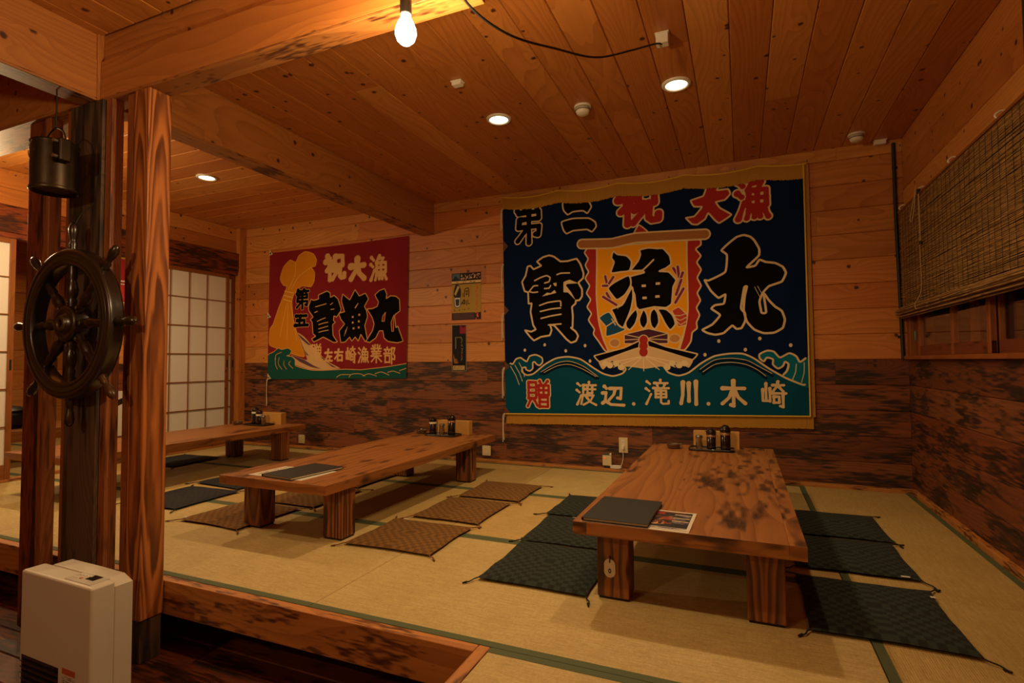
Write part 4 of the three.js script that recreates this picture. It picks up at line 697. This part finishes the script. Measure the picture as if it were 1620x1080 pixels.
// ---------------------------------------------------------------- things on the tables
const blackGloss = phy({ color: 0x0a0908, roughness: 0.25, clearcoat: 0.6 }), soy = phy({ color: 0x100705, roughness: 0.12, clearcoat: 1 }), capMat = phy({ color: 0x120706, roughness: 0.1, clearcoat: 1 }), glass = phy({ color: 0xffffff, roughness: 0.04, transmission: 1, thickness: 0.003, ior: 1.5 }), box = std({ color: new THREE.Color().setRGB(0.52, 0.27, 0.065), roughness: 0.5 });
const bandClear = phy({ color: 0x8a5a3a, roughness: 0.15, clearcoat: 0.8 }), labelPaper = std({ color: 0xcdbfa0, roughness: 0.7 }), pickWood = std({ color: 0xc09050, roughness: 0.7 }), steel = std({ color: 0x9a948a, metalness: 0.9, roughness: 0.25 });
function tray(x, z, turn, label) {
  const t = thing('condiment_tray', label, 'tray', [x, TOP + 0.0005, z], turn), s = new THREE.Shape(), w = 0.135, d = 0.072, r = 0.03;
  s.moveTo(-w + r, -d); s.lineTo(w - r, -d); s.quadraticCurveTo(w, -d, w, -d + r); s.lineTo(w, d - r); s.quadraticCurveTo(w, d, w - r, d); s.lineTo(-w + r, d); s.quadraticCurveTo(-w, d, -w, d - r); s.lineTo(-w, -d + r); s.quadraticCurveTo(-w, -d, -w + r, -d);
  part('base', new THREE.ExtrudeGeometry(s, { depth: 0.005, bevelEnabled: true, bevelSize: 0.003, bevelThickness: 0.002, bevelSegments: 2, curveSegments: 6 }).rotateX(-Math.PI / 2).translate(0, 0.002, 0), blackGloss, t);
  const rimPts = s.getPoints(6).map((p) => [p.x * 1.015, 0.011, p.y * 1.015]); part('rim', new THREE.TubeGeometry(new THREE.CatmullRomCurve3(rimPts.slice(0, -1).map((p) => new THREE.Vector3(...p)), true, 'catmullrom', 0.1), 90, 0.004, 6, true), blackGloss, t);
  return t;
}
const TRAYTOP = TOP + 0.0098;
function soyBottle(x, z, h, label, paperBand) {
  const t = thing('sauce_bottle', label, 'bottle', [x, TRAYTOP, z]), r = h > 0.14 ? 0.031 : 0.029, hb = h * 0.6;
  part('body', lathe([[0, 0], [r * 0.9, 0], [r, 0.005], [r, hb], [0, hb]], 28), soy, t, 'dark sauce seen through glass');
  part('neck_band', lathe([[r, hb - 0.001], [r * 1.02, hb], [r * 1.02, hb + h * 0.12], [0, hb + h * 0.12]], 28), paperBand ? labelPaper : bandClear, t, paperBand ? 'white paper band' : 'empty brown glass');
  const y = hb + h * 0.12, q = [[r * 1.08, y - 0.001], [r * 1.08, y + 0.006]]; for (let i = 0; i <= 10; i++) { const a = i / 10 * Math.PI / 2; q.push([r * 1.08 * Math.cos(a) + 1e-4, y + 0.008 + (h - y - 0.008) * Math.sin(a)]); }
  const cap = part('cap', lathe(q, 28), capMat, t, 'glossy dark dome cap'); part('spout', at(new THREE.ConeGeometry(0.006, 0.018, 10).rotateZ(Math.PI / 2.3), -r * 1.15, y + h * 0.13, 0), capMat, cap);
}
function pickJar(x, z, label) {
  const t = thing('toothpick_jar', label, 'jar', [x, TRAYTOP, z]);
  part('jar', lathe([[0, 0], [0.019, 0], [0.021, 0.003], [0.021, 0.066], [0.0195, 0.066], [0.0195, 0.004], [0, 0.004]], 24), glass, t, 'clear glass jar');
  const picks = []; for (let i = 0; i < 30; i++) { const a = i * 2.4, r = 0.0165 * Math.sqrt((i + 0.5) / 30); picks.push(at(cyl(0.0012, 0.0012, rr(0.054, 0.06), 5), Math.cos(a) * r, 0.034, Math.sin(a) * r)); }
  part('toothpicks', mergeGeometries(picks), pickWood, t, 'wooden toothpicks').userData.kind = 'stuff';
  part('lid', lathe([[0.0215, 0.066], [0.0225, 0.067], [0.0225, 0.079], [0.019, 0.083], [0, 0.084]], 24), steel, t, 'metal lid');
}
function chopstickBox(x, z, w, label) {
  const t = thing('chopstick_box', label, 'box', [x, TOP, z]), h = 0.108, d = 0.062, k = 0.007;
  for (const [a, b, c, e] of [[-w / 2, w / 2, -d / 2, -d / 2 + k], [-w / 2, w / 2, d / 2 - k, d / 2], [-w / 2, -w / 2 + k, -d / 2 + k, d / 2 - k], [w / 2 - k, w / 2, -d / 2 + k, d / 2 - k]]) part('panel', span(a, b, 0.006, h, c, e, 0.0015, 'x'), box, t);
  part('base', span(-w / 2, w / 2, 0, 0.006, -d / 2, d / 2, 0.001, 'x'), box, t);
}
function ashtray(x, z, label) {
  const t = thing('ashtray', label, 'ashtray', [x, TOP + 0.0005, z]);
  part('bowl', lathe([[0, 0], [0.034, 0], [0.041, 0.006], [0.047, 0.026], [0.047, 0.03], [0.042, 0.03], [0.037, 0.012], [0, 0.01]], 30), phy({ color: 0x6a4a34, roughness: 0.06, transmission: 0.5, thickness: 0.01, clearcoat: 1 }), t);
  for (let i = 0; i < 3; i++) part('rest_notch', at(cbox(0.012, 0.004, 0.01, 0.001), 0, 0, 0).rotateY(i * 2.094).translate(Math.cos(i * 2.094) * 0.0445, 0.0302, -Math.sin(i * 2.094) * 0.0445), steel, t);
}
for (const [dx, dz, who, ft] of [[0, 0, 'on the tagged table', 0], [-1.995, 0.0, 'on the table between the brown cushions', 1], [-4.0, -0.02, 'on the table by the sliding doors', 2]]) {
  tray(-0.19 + dx, -3.735 + dz, ft ? -0.06 : 0.0, 'black condiment tray ' + who);
  chopstickBox(-0.165 + dx + (ft ? 0.01 : 0), -3.862 + dz, 0.285, 'pale wooden chopstick box ' + who);
  if (ft === 0) { pickJar(-0.265, -3.735, 'glass toothpick jar with metal lid on the tray ' + who); soyBottle(-0.19, -3.725, 0.132, 'shorter dome-capped sauce bottle on the tray ' + who); soyBottle(-0.105, -3.725, 0.158, 'taller dome-capped sauce bottle on the tray ' + who); ashtray(-0.425, -3.73, 'brown glass ashtray ' + who); }
  if (ft === 1) { soyBottle(-2.285, -3.745, 0.134, 'sauce bottle with white paper band on the tray ' + who, true); pickJar(-2.19, -3.725, 'glass toothpick jar with metal lid on the tray ' + who); soyBottle(-2.125, -3.765, 0.155, 'taller dome-capped sauce bottle on the tray ' + who); ashtray(-2.42, -3.79, 'brown glass ashtray ' + who); }
  if (ft === 2) { soyBottle(-4.275, -3.79, 0.158, 'taller paper-banded sauce bottle on the tray by the sliding doors', true); soyBottle(-4.185, -3.755, 0.134, 'shorter paper-banded sauce bottle on the tray by the sliding doors', true); pickJar(-4.11, -3.735, 'glass toothpick jar with metal lid on the tray ' + who); ashtray(-4.42, -3.72, 'brown glass ashtray ' + who); }
}
const leatherette = std({ color: 0x1c1a18, roughness: 0.55 }), pages = std({ color: 0xcdbf9f, roughness: 0.8 });
function menu(x, z, w, d, y, turn, label) {
  const t = thing('menu_book', label, 'menu', [x, y, z], turn);
  part('cover', mergeGeometries([at(cbox(w, 0.0022, d, 0.0008), 0, 0.0011, 0), at(cbox(w, 0.0022, d, 0.0008), 0, 0.0112, 0), at(cbox(0.003, 0.012, d, 0.0008), -w / 2 + 0.0005, 0.006, 0)]), leatherette, t, 'black cover');
  part('pages', at(cbox(w - 0.008, 0.0072, d - 0.008, 0.0008), 0.002, 0.0061, 0), pages, t);
}
function sheet(x, z, w, d, y, turn, paint, label) {
  const p = new Painter(w * 100, d * 100, 14); paint(p, w * 100, d * 100); const g = new THREE.BoxGeometry(w, 0.0008, d); g.translate(0, 0.0004, 0);
  return solo('menu_sheet', g, std({ map: p.tex(), roughness: 0.4 }), label, 'menu', [x, y, z], turn);
}
const food = (p, w, h) => {
  p.rect('#d8cdb8', 0, 0, w, h); p.rect('#20242e', 1.2, 1.2, w - 2.4, h - 3.6); p.rect('#8c2a1c', w * 0.2, 2.2, w * 0.5, 3.4); p.rect('#c0522c', w * 0.3, 3.2, w * 0.3, 1.6); p.rect('#7c3c24', w * 0.3, 1.3, w * 0.6, 1.2);
  for (let i = 0; i < 46; i++) p.dot(rr(w * 0.5, w * 0.78), rr(h * 0.32, h * 0.78), rr(0.6, 2), rr(0.4, 1.2), pick(['#6a3a22', '#a8663a', '#3c2418', '#d0a070', '#8a3a24', '#281c1a']));
  for (const y of [4, 8.4, 12.4]) { p.rect('#cbb490', w * 0.8, y, w * 0.16, 1); scrawl(p, w * 0.78, y + 1.8, w * 0.17, 1.4, 8, '#8a7a8a', 0.35); } scrawl(p, w * 0.62, h - 1.9, w * 0.3, 0.9, 14, '#4a3a5a', 0.4);
};
const plain = (p, w, h) => { p.rect('#d8cdb8', 0, 0, w, h); scrawl(p, w * 0.3, h - 2, w * 0.2, 0.8, 12, '#3a342e', 0.4); scrawl(p, w * 0.06, 2, w * 0.1, h - 5, 20, '#8a8272', 0.35); };
sheet(-0.36, -2.042, 0.375, 0.25, TOP + 0.0004, -0.02, plain, 'white menu sheet lying under the colourful one on the tagged table');
sheet(-0.352, -2.052, 0.364, 0.235, TOP + 0.0016, -0.03, food, 'colourful laminated food menu sheet on the tagged table');
menu(-0.425, -2.083, 0.236, 0.33, TOP + 0.003, -0.02, 'black menu book lying on the sheets of the tagged table');
sheet(-2.19, -2.185, 0.375, 0.245, TOP + 0.0004, -0.04, plain, 'white menu sheet on the table between the brown cushions');
menu(-2.145, -2.215, 0.225, 0.335, TOP + 0.002, -0.12, 'black menu book on the table between the brown cushions');
// on the table in the room beyond
{
  const t = thing('cooking_pot', 'dark round pot on the table in the room beyond the sliding door', 'pot', [-6.2, TOP + 0.0005, -2.75]);
  part('body', lathe([[0, 0], [0.1, 0], [0.14, 0.04], [0.15, 0.12], [0.14, 0.16], [0, 0.16]], 30), std({ color: 0x14110f, roughness: 0.5 }), t); part('lid', lathe([[0.145, 0.158], [0.148, 0.166], [0.1, 0.195], [0.02, 0.208], [0, 0.208]], 30), std({ color: 0x1a1512, roughness: 0.45 }), t); part('knob', at(new THREE.SphereGeometry(0.018, 14, 10), 0, 0.222, 0), black, t);
  const u = thing('serving_dish', 'white dish on the table in the room beyond the sliding door', 'dish', [-6.02, TOP + 0.0005, -2.45]);
  part('bowl', lathe([[0, 0], [0.05, 0], [0.055, 0.006], [0.1, 0.022], [0.1, 0.026], [0.05, 0.011], [0, 0.01]], 30), std({ color: 0xc8c2b4, roughness: 0.25 }), u);
}

// ---------------------------------------------------------------- partition of slats beside the post, ship wheel, hanging can
const pz = -1.395;
function slat(name, x0, x1, z0, z1, m, label, category) { return solo(name, span(-(x1 - x0) / 2, (x1 - x0) / 2, 0, 2.0 - LOW, -(z1 - z0) / 2, (z1 - z0) / 2, 0.003, 'y'), m, label, category, [(x0 + x1) / 2, LOW, (z0 + z1) / 2]); }
slat('partition_slat', -2.452, -2.41, pz - 0.048, pz, barMat, 'narrow orange slat between the weathered plank and the corner post', 'slat');
slat('partition_slat', -2.325, -2.287, pz - 0.05, pz - 0.01, barMat, 'narrow brown slat standing right against the corner post', 'slat');
slat('weathered_plank', -2.678, -2.456, pz - 0.03, pz + 0.012, oldMat, 'wide weathered grey-brown plank behind the ship wheel', 'plank');
slat('partition_slat', -2.722, -2.684, pz - 0.026, pz, barMat, 'thin orange slat on the far side of the weathered plank', 'slat');
slat('partition_slat', -2.898, -2.852, pz - 0.05, pz, barMat, 'orange slat beside the dark reddish partition board', 'slat');
slat('partition_board', -3.03, -2.902, pz - 0.075, pz - 0.006, redWood, 'dark reddish scorched board ending the slat partition', 'board');
{
  const t = thing('ship_wheel', 'old dark glossy wooden ship wheel with eight turned spokes', 'ship wheel', [-2.514, 1.045, -1.318]); t.scale.set(0.955, 0.98, 0.85);
  const m1 = phy({ map: wood({ w: 512, h: 256, L: 1, W: 0.5, light: [40, 30, 22], dark: [20, 15, 11], rings: 30, seed: 9 }), roughness: 0.3, clearcoat: 0.7, clearcoatRoughness: 0.25 }), m2 = phy({ color: 0x4a3018, roughness: 0.3, clearcoat: 0.7 });
  const ring = (p, s = 72) => lathe(p, s).rotateX(Math.PI / 2);
  part('rim', ring([[0.243, -0.03], [0.31, -0.03], [0.313, -0.02], [0.309, -0.006], [0.313, 0.0], [0.309, 0.012], [0.312, 0.024], [0.306, 0.034], [0.29, 0.036], [0.286, 0.031], [0.262, 0.031], [0.258, 0.036], [0.247, 0.034], [0.243, 0.026], [0.243, -0.03]]), m1, t);
  part('facing_ring', ring([[0.263, 0.03], [0.265, 0.0345], [0.283, 0.0345], [0.285, 0.03]]), phy({ color: 0x3a3426, roughness: 0.3, metalness: 0.3, clearcoat: 0.6 }), t, 'worn facing ring');
  part('hub', ring([[0.02, -0.04], [0.07, -0.04], [0.076, -0.03], [0.076, 0.025], [0.07, 0.034], [0.058, 0.036], [0.054, 0.03], [0.04, 0.03], [0.036, 0.044], [0.026, 0.048], [0.018, 0.046], [0.016, 0.03], [0.016, -0.04]], 40), m1, t);
  part('hub_cap', ring([[0.030, 0.0445], [0.034, 0.047], [0.028, 0.052], [0.019, 0.052], [0.017, 0.046]], 30), std({ color: 0x6a5c40, metalness: 0.8, roughness: 0.35 }), t, 'dull brass ring');
  for (let k = 0; k < 8; k++) {
    const a = k * Math.PI / 4, q = (g) => g.rotateZ(a - Math.PI / 2);
    part('spoke', q(lathe([[0.018, 0.07], [0.02, 0.1], [0.015, 0.108], [0.022, 0.12], [0.0245, 0.145], [0.019, 0.17], [0.015, 0.185], [0.02, 0.195], [0.017, 0.215], [0.019, 0.25]], 18)), m1, t);
    part('handle', q(lathe([[0.013, 0.305], [0.02, 0.312], [0.014, 0.32], [0.018, 0.332], [0.0125, 0.345], [0.0125, 0.355], [0.018, 0.375], [0.02, 0.395], [0.017, 0.412], [0.009, 0.424], [0, 0.427]], 20)), k === 7 ? m2 : m1, t, k === 7 ? 'worn lighter brown handle' : undefined);
    part('peg', at(new THREE.SphereGeometry(0.008, 10, 8).scale(1, 1, 0.5), Math.cos(a) * 0.09, Math.sin(a) * 0.09, 0.022), std({ color: 0x6a5c48, roughness: 0.4, metalness: 0.4 }), t);
  }
  part('axle', at(cyl(0.024, 0.024, 0.03, 20).rotateX(Math.PI / 2), 0, 0, -0.052), black, t);
  part('bracket', at(cbox(0.14, 0.03, 0.034, 0.004), 0.01, -0.24, -0.052), black, t, 'black iron bracket');
  part('hanging_wire', tube([[0.012, 0.42, 0], [0.013, 0.46, -0.02], [0.012, 0.515, -0.07]], 0.003, 20, 6), black, t, 'dark wire');
}
{
  const t = thing('metal_can', 'dented dark metal can hanging by a wire above the ship wheel', 'can', [-2.545, 1.575, -1.262]); t.scale.set(1.07, 1, 1.07);
  const tin = std({ map: dataTex(256, 256, (u, v) => mix([46, 38, 28], [86, 70, 48], fbm(u * 9, v * 7) * 0.9 + 0.25 * (noise(u * 60, v * 60) - 0.5))), metalness: 0.75, roughness: 0.38 });
  part('body', lathe([[0, 0.012], [0.068, 0.012], [0.072, 0.0], [0.076, 0.002], [0.076, 0.012], [0.073, 0.018], [0.074, 0.1], [0.073, 0.185], [0.076, 0.192], [0.074, 0.198], [0.06, 0.2], [0, 0.202]], 40), tin, t);
  const cl = part('clamp', at(cbox(0.05, 0.09, 0.04, 0.006), 0.082, 0.15, 0.02), tin, t, 'side clamp'); for (const [y, z] of [[0.18, 0.045], [0.12, 0.045], [0.19, 0.01]]) part('bolt', at(cyl(0.008, 0.008, 0.016, 8).rotateX(Math.PI / 2), 0.09, y, z), steel, cl);
  part('side_rod', at(cyl(0.006, 0.006, 0.12, 8), -0.078, 0.12, -0.02), black, t);
  part('bail', tube([[-0.072, 0.19, 0], [-0.05, 0.24, 0], [0, 0.265, 0], [0.05, 0.24, 0], [0.072, 0.19, 0]], 0.003, 24, 6), black, t);
  part('bent_wire', tube([[0.012, 0.185, 0.079], [-0.002, 0.16, 0.081], [-0.004, 0.13, 0.081], [0.01, 0.105, 0.081]], 0.0022, 16, 6), steel, t, 'bright bent wire');
  part('hanging_wire', tube([[0, 0.265, 0], [0.002, 0.35, 0], [0, 0.426, 0]], 0.003, 10, 6), black, t);
}
// seen through the slats on the partition by the sliding doors
{
  const p = new Painter(24, 42, 8); p.rect('#8e1c22', 0, 0, 24, 42); p.rect('#b8923c', 0, 0, 24, 2); p.rect('#b0302a', 0, 26, 24, 16); p.rect('#d8ccb8', 0, 21.6, 24, 1.2); p.rect('#d8ccb8', 0, 24.4, 24, 0.9); p.rect('#d8ccb8', 0, 41, 24, 1);
  solo('wall_poster', new THREE.BoxGeometry(0.0016, 0.42, 0.24).rotateY(0), std({ map: p.tex(), roughness: 0.5 }), 'red poster with white stripes seen between the slats beside the post', 'poster', [LEFT + 0.002, 1.64, -3.07]);
  const q = new Painter(24, 40, 8); q.rect('#cfc8ba', 0, 0, 24, 40); q.poly([[0, 12], [24, 3], [24, 8], [0, 18]], '#1c1a18', null, 0, 0);
  solo('wall_poster', new THREE.BoxGeometry(0.0016, 0.4, 0.24), std({ map: q.tex(), roughness: 0.5 }), 'white poster with a black diagonal stripe seen low between the slats', 'poster', [LEFT + 0.002, 0.44, -3.07]);
}

// ---------------------------------------------------------------- fan heater on the entrance floor
{
  const shell = std({ color: 0xcfc6b4, roughness: 0.45 }), t = thing('fan_heater', 'cream white fan heater standing on the dark entrance floor', 'heater', [-2.185, LOW, -1.18], -0.02);
  const H = 0.435, w = 0.425;
  part('front_shell', at(cbox(w, H - 0.015, 0.075, 0.009), 0, 0.015 + (H - 0.015) / 2, 0.0285), shell, t);
  const s = new THREE.Shape([[-w / 2 + 0.004, 0.015], [w / 2 - 0.004, 0.015], [w / 2 - 0.004, H - 0.022], [w / 2 - 0.05, H - 0.003], [0.03, H - 0.0005], [-w / 2 + 0.06, H - 0.0005], [-w / 2 + 0.004, H - 0.022]].map((q) => new THREE.Vector2(...q)));
  part('rear_shell', at(new THREE.ExtrudeGeometry(s, { depth: 0.054, bevelEnabled: true, bevelSize: 0.003, bevelThickness: 0.003, bevelSegments: 2 }), 0, 0, -0.063), shell, t);
  part('foot', at(cbox(w + 0.02, 0.016, 0.14, 0.004), 0, 0.008, 0), std({ color: 0x4a443c, roughness: 0.6 }), t);
  part('top_panel', at(cbox(0.15, 0.003, 0.06, 0.0012), 0.105, H + 0.0008, 0.022), std({ color: 0xbfb7a6, roughness: 0.4 }), t);
  part('display', at(cbox(0.045, 0.002, 0.034, 0.0008), 0.128, H + 0.0026, 0.012), blackGloss, t, 'dark display');
  for (let i = 0; i < 7; i++) part('button', at(cbox(0.012, 0.003, 0.008, 0.001), 0.05 + (i % 4) * 0.018, H + 0.0028, 0.008 + Math.floor(i / 4) * 0.022), i === 6 ? std({ color: 0xc06a40, roughness: 0.5 }) : whitePlastic, t);
  const g = part('air_outlet', at(cbox(0.23, 0.115, 0.006, 0.002), -0.08, 0.085, 0.0645), blackGloss, t, 'black air outlet'); for (let i = 0; i < 5; i++) part('louvre', at(cbox(0.22, 0.004, 0.012, 0.001), -0.08, 0.045 + i * 0.02, 0.068), darkPlastic, g);
  const p = new Painter(6, 7, 20); p.rect('#cfc6b4', 0, 0, 6, 7); p.rect('#b8583c', 0, 0.2, 6, 2); for (let i = 0; i < 6; i++) scrawl(p, 0.4, 2.8 + i * 0.65, 4.8, 0.3, 8, '#6a6258', 0.15);
  part('warning_sticker', at(new THREE.BoxGeometry(0.075, 0.07, 0.0008), 0.095, 0.118, 0.0665), std({ map: p.tex(), roughness: 0.5 }), t, 'red and grey warning sticker');
}

// ---------------------------------------------------------------- sockets and small devices on the back wall
const ivory = std({ color: 0xcdbd92, roughness: 0.45 });
{
  const t = thing('wall_socket', 'ivory wall socket under the large banner with a cord plugged in', 'socket', [-0.886, 0.205, BACK]);
  part('plate', at(cbox(0.072, 0.122, 0.009, 0.003), 0, 0, 0.0045), ivory, t); part('insert', at(cbox(0.026, 0.09, 0.004, 0.001), 0, 0, 0.009), whitePlastic, t);
  for (const x of [-0.005, 0.005]) part('slot', at(cbox(0.0022, 0.009, 0.003, 0.0005), x, 0.024, 0.0105), black, t);
  const u = thing('power_cord', 'white cord hanging from the socket to a coil on the floor strip', 'cord', [-0.886, 0.02, BACK]);
  part('plug', at(cbox(0.022, 0.03, 0.022, 0.004), 0, 0.168, 0.022), whitePlastic, u);
  part('cable', tube([[0, 0.155, 0.03], [0.002, 0.1, 0.03], [-0.008, 0.04, 0.032], [-0.03, 0.008, 0.036], [-0.05, 0.006, 0.05]], 0.003, 30, 6), whitePlastic, u);
  part('coil', tube([...Array(26).keys()].map((i) => [-0.055 + 0.045 * Math.cos(i * 0.85) * (1 + 0.1 * Math.sin(i)), 0.006 + 0.0009 * i, 0.05 + 0.016 * Math.sin(i * 0.85)]), 0.0034, 160, 6), whitePlastic, u);
}
for (const [x, y, label] of [[-2.103, 0.091, 'rounded ivory blank plate low on the wall near the large banner'], [-4.246, 0.087, 'rounded ivory blank plate low on the wall under the red banner']]) {
  const t = thing('blank_plate', label, 'wall plate', [x, y, BACK]); part('plate', at(cbox(0.082, 0.088, 0.012, 0.005), 0, 0, 0.006), ivory, t); part('cap', at(cbox(0.05, 0.056, 0.006, 0.003), 0, 0, 0.011), ivory, t);
}
{
  const t = thing('wall_device', 'small ivory device with a red light standing beside the socket', 'device', [-1.013, 0.0205, BACK + 0.022]);
  part('case', at(cbox(0.073, 0.082, 0.035, 0.004), 0, 0.059, 0), ivory, t); part('foot', at(cbox(0.06, 0.018, 0.03, 0.003), 0.004, 0.009, 0), darkPlastic, t); part('dark_top', at(cbox(0.06, 0.018, 0.028, 0.003), -0.004, 0.109, 0), std({ color: 0x4a4a40, roughness: 0.5 }), t); part('button', at(cbox(0.016, 0.016, 0.016, 0.003), 0.028, 0.111, 0.008), whitePlastic, t);
  part('indicator', at(new THREE.SphereGeometry(0.0065, 12, 10), -0.018, 0.078, 0.017), std({ color: 0xff6a50, emissive: 0xff5030, emissiveIntensity: 1.2, roughness: 0.4 }), t, 'glowing red light');
}

// ---------------------------------------------------------------- reed blind over the window
{
  const z0 = -4.31, z1 = -2.2, yb = 1.215, yt = 1.855, xb = 0.992, t = thing('reed_blind', 'rolled reed blind hanging over the side window', 'blind', [xb, yb, (z0 + z1) / 2]), L = z1 - z0;
  const reedMats = std({ map: (() => { const x = dataTex(512, 64, (u, v) => mix([104, 72, 34], [178, 136, 76], fbm(u * 26, v * 60) * 1.5 - 0.25)); return x; })(), roughness: 0.75 });
  const reed = (y, x, r, len, z) => { const n = 9, p = []; for (let i = 0; i <= n; i++) p.push(new THREE.Vector3(x + rr(-0.002, 0.002), y + rr(-0.0028, 0.0028), z - len / 2 + len * i / n)); const g = new THREE.TubeGeometry(new THREE.CatmullRomCurve3(p), 14, r, 5).toNonIndexed(), uv = g.attributes.uv, o = rnd(); for (let i = 0; i < uv.count; i++) uv.setXY(i, uv.getX(i) * 1.7 + o * 3, o + uv.getY(i) * 0.05); return g; };
  const rs = []; const n = 112; for (let i = 0; i < n; i++) rs.push(reed((yt - yb) * (i + 0.5) / n, rr(-0.0015, 0.0015), rr(0.0024, 0.0038), L * rr(0.98, 1.0), 0));
  part('reeds', mergeGeometries(rs), reedMats, t, 'woven reeds').userData.kind = 'stuff';
  const roll = []; for (let i = 0; i < 44; i++) { const a = i * 0.62, r = 0.008 + i * 0.00068; roll.push(reed(-0.03 + Math.sin(a) * r, -0.006 + Math.cos(a) * r, 0.0042, L * rr(0.99, 1.015), -0.01)); }
  part('roll', mergeGeometries(roll), reedMats, t, 'rolled-up lower end').userData.kind = 'stuff';
  const thread = std({ color: 0x3a2814, roughness: 0.9 });
  for (let i = 0; i < 34; i++) { const z = -L / 2 + 0.03 + i * (L - 0.06) / 33; part('binding_thread', tube([...Array(9).keys()].map((k) => [-0.0045 + rr(-0.0004, 0.0004), (yt - yb) * k / 8, z + rr(-0.004, 0.004)]), 0.0009, 16, 4), thread, t); }
  part('top_bar', at(cbox(0.016, 0.014, L, 0.003, 'z'), -0.001, yt - yb + 0.006, 0), lattice, t);
  for (const z of [-4.27, -3.86, -3.35, -2.8, -2.3]) part('hook', tube([[0.036, yt - yb + 0.04, z - (z0 + z1) / 2], [0.012, yt - yb + 0.045, z - (z0 + z1) / 2], [-0.008, yt - yb + 0.028, z - (z0 + z1) / 2], [0, yt - yb + 0.014, z - (z0 + z1) / 2]], 0.0042, 14, 7), whitePlastic, t, 'white hook');
  const cz = -3.83 - (z0 + z1) / 2, cordM = std({ color: 0xb89868, roughness: 0.8 });
  part('pulley', at(cbox(0.018, 0.03, 0.018, 0.004), -0.012, yt - yb + 0.012, cz), black, t, 'dark pulley');
  part('pull_cord', tube([[-0.014, yt - yb, cz], [-0.012, 0.3, cz - 0.01], [-0.014, 0.06, cz - 0.012], [-0.05, -0.02, cz], [-0.045, -0.045, cz + 0.02]], 0.0018, 40, 5), cordM, t, 'pale pull cord');
  part('pull_cord', tube([[-0.014, yt - yb, cz + 0.012], [-0.013, 0.5, cz + 0.012], [-0.013, 0.35, cz + 0.014]], 0.0018, 20, 5), cordM, t);
  part('cord_knob', at(lathe([[0, -0.012], [0.008, -0.008], [0.009, 0.004], [0.004, 0.012], [0, 0.012]], 14), -0.013, 0.345, cz + 0.014), black, t, 'dark cord knob');
  part('cord_loop', tube([[-0.012, yt - yb + 0.06, cz - 0.05], [-0.02, yt - yb - 0.06, cz - 0.06], [-0.02, yt - yb - 0.14, cz - 0.12], [-0.02, yt - yb - 0.12, cz - 0.15], [-0.02, yt - yb - 0.04, cz - 0.09], [-0.012, yt - yb + 0.05, cz - 0.05]], 0.0024, 50, 5), cordM, t);
}
{
  const t = thing('wall_speaker', 'black loudspeaker on the side wall above the end of the blind', 'speaker', [0.965, 1.87, -2.22]);
  part('cabinet', at(cbox(0.13, 0.34, 0.22, 0.008), 0, 0.17, 0), black, t); part('grille', at(cbox(0.006, 0.31, 0.19, 0.002), -0.066, 0.17, 0), std({ color: 0x141414, roughness: 0.9 }), t);
}

renderer.render(scene, camera);
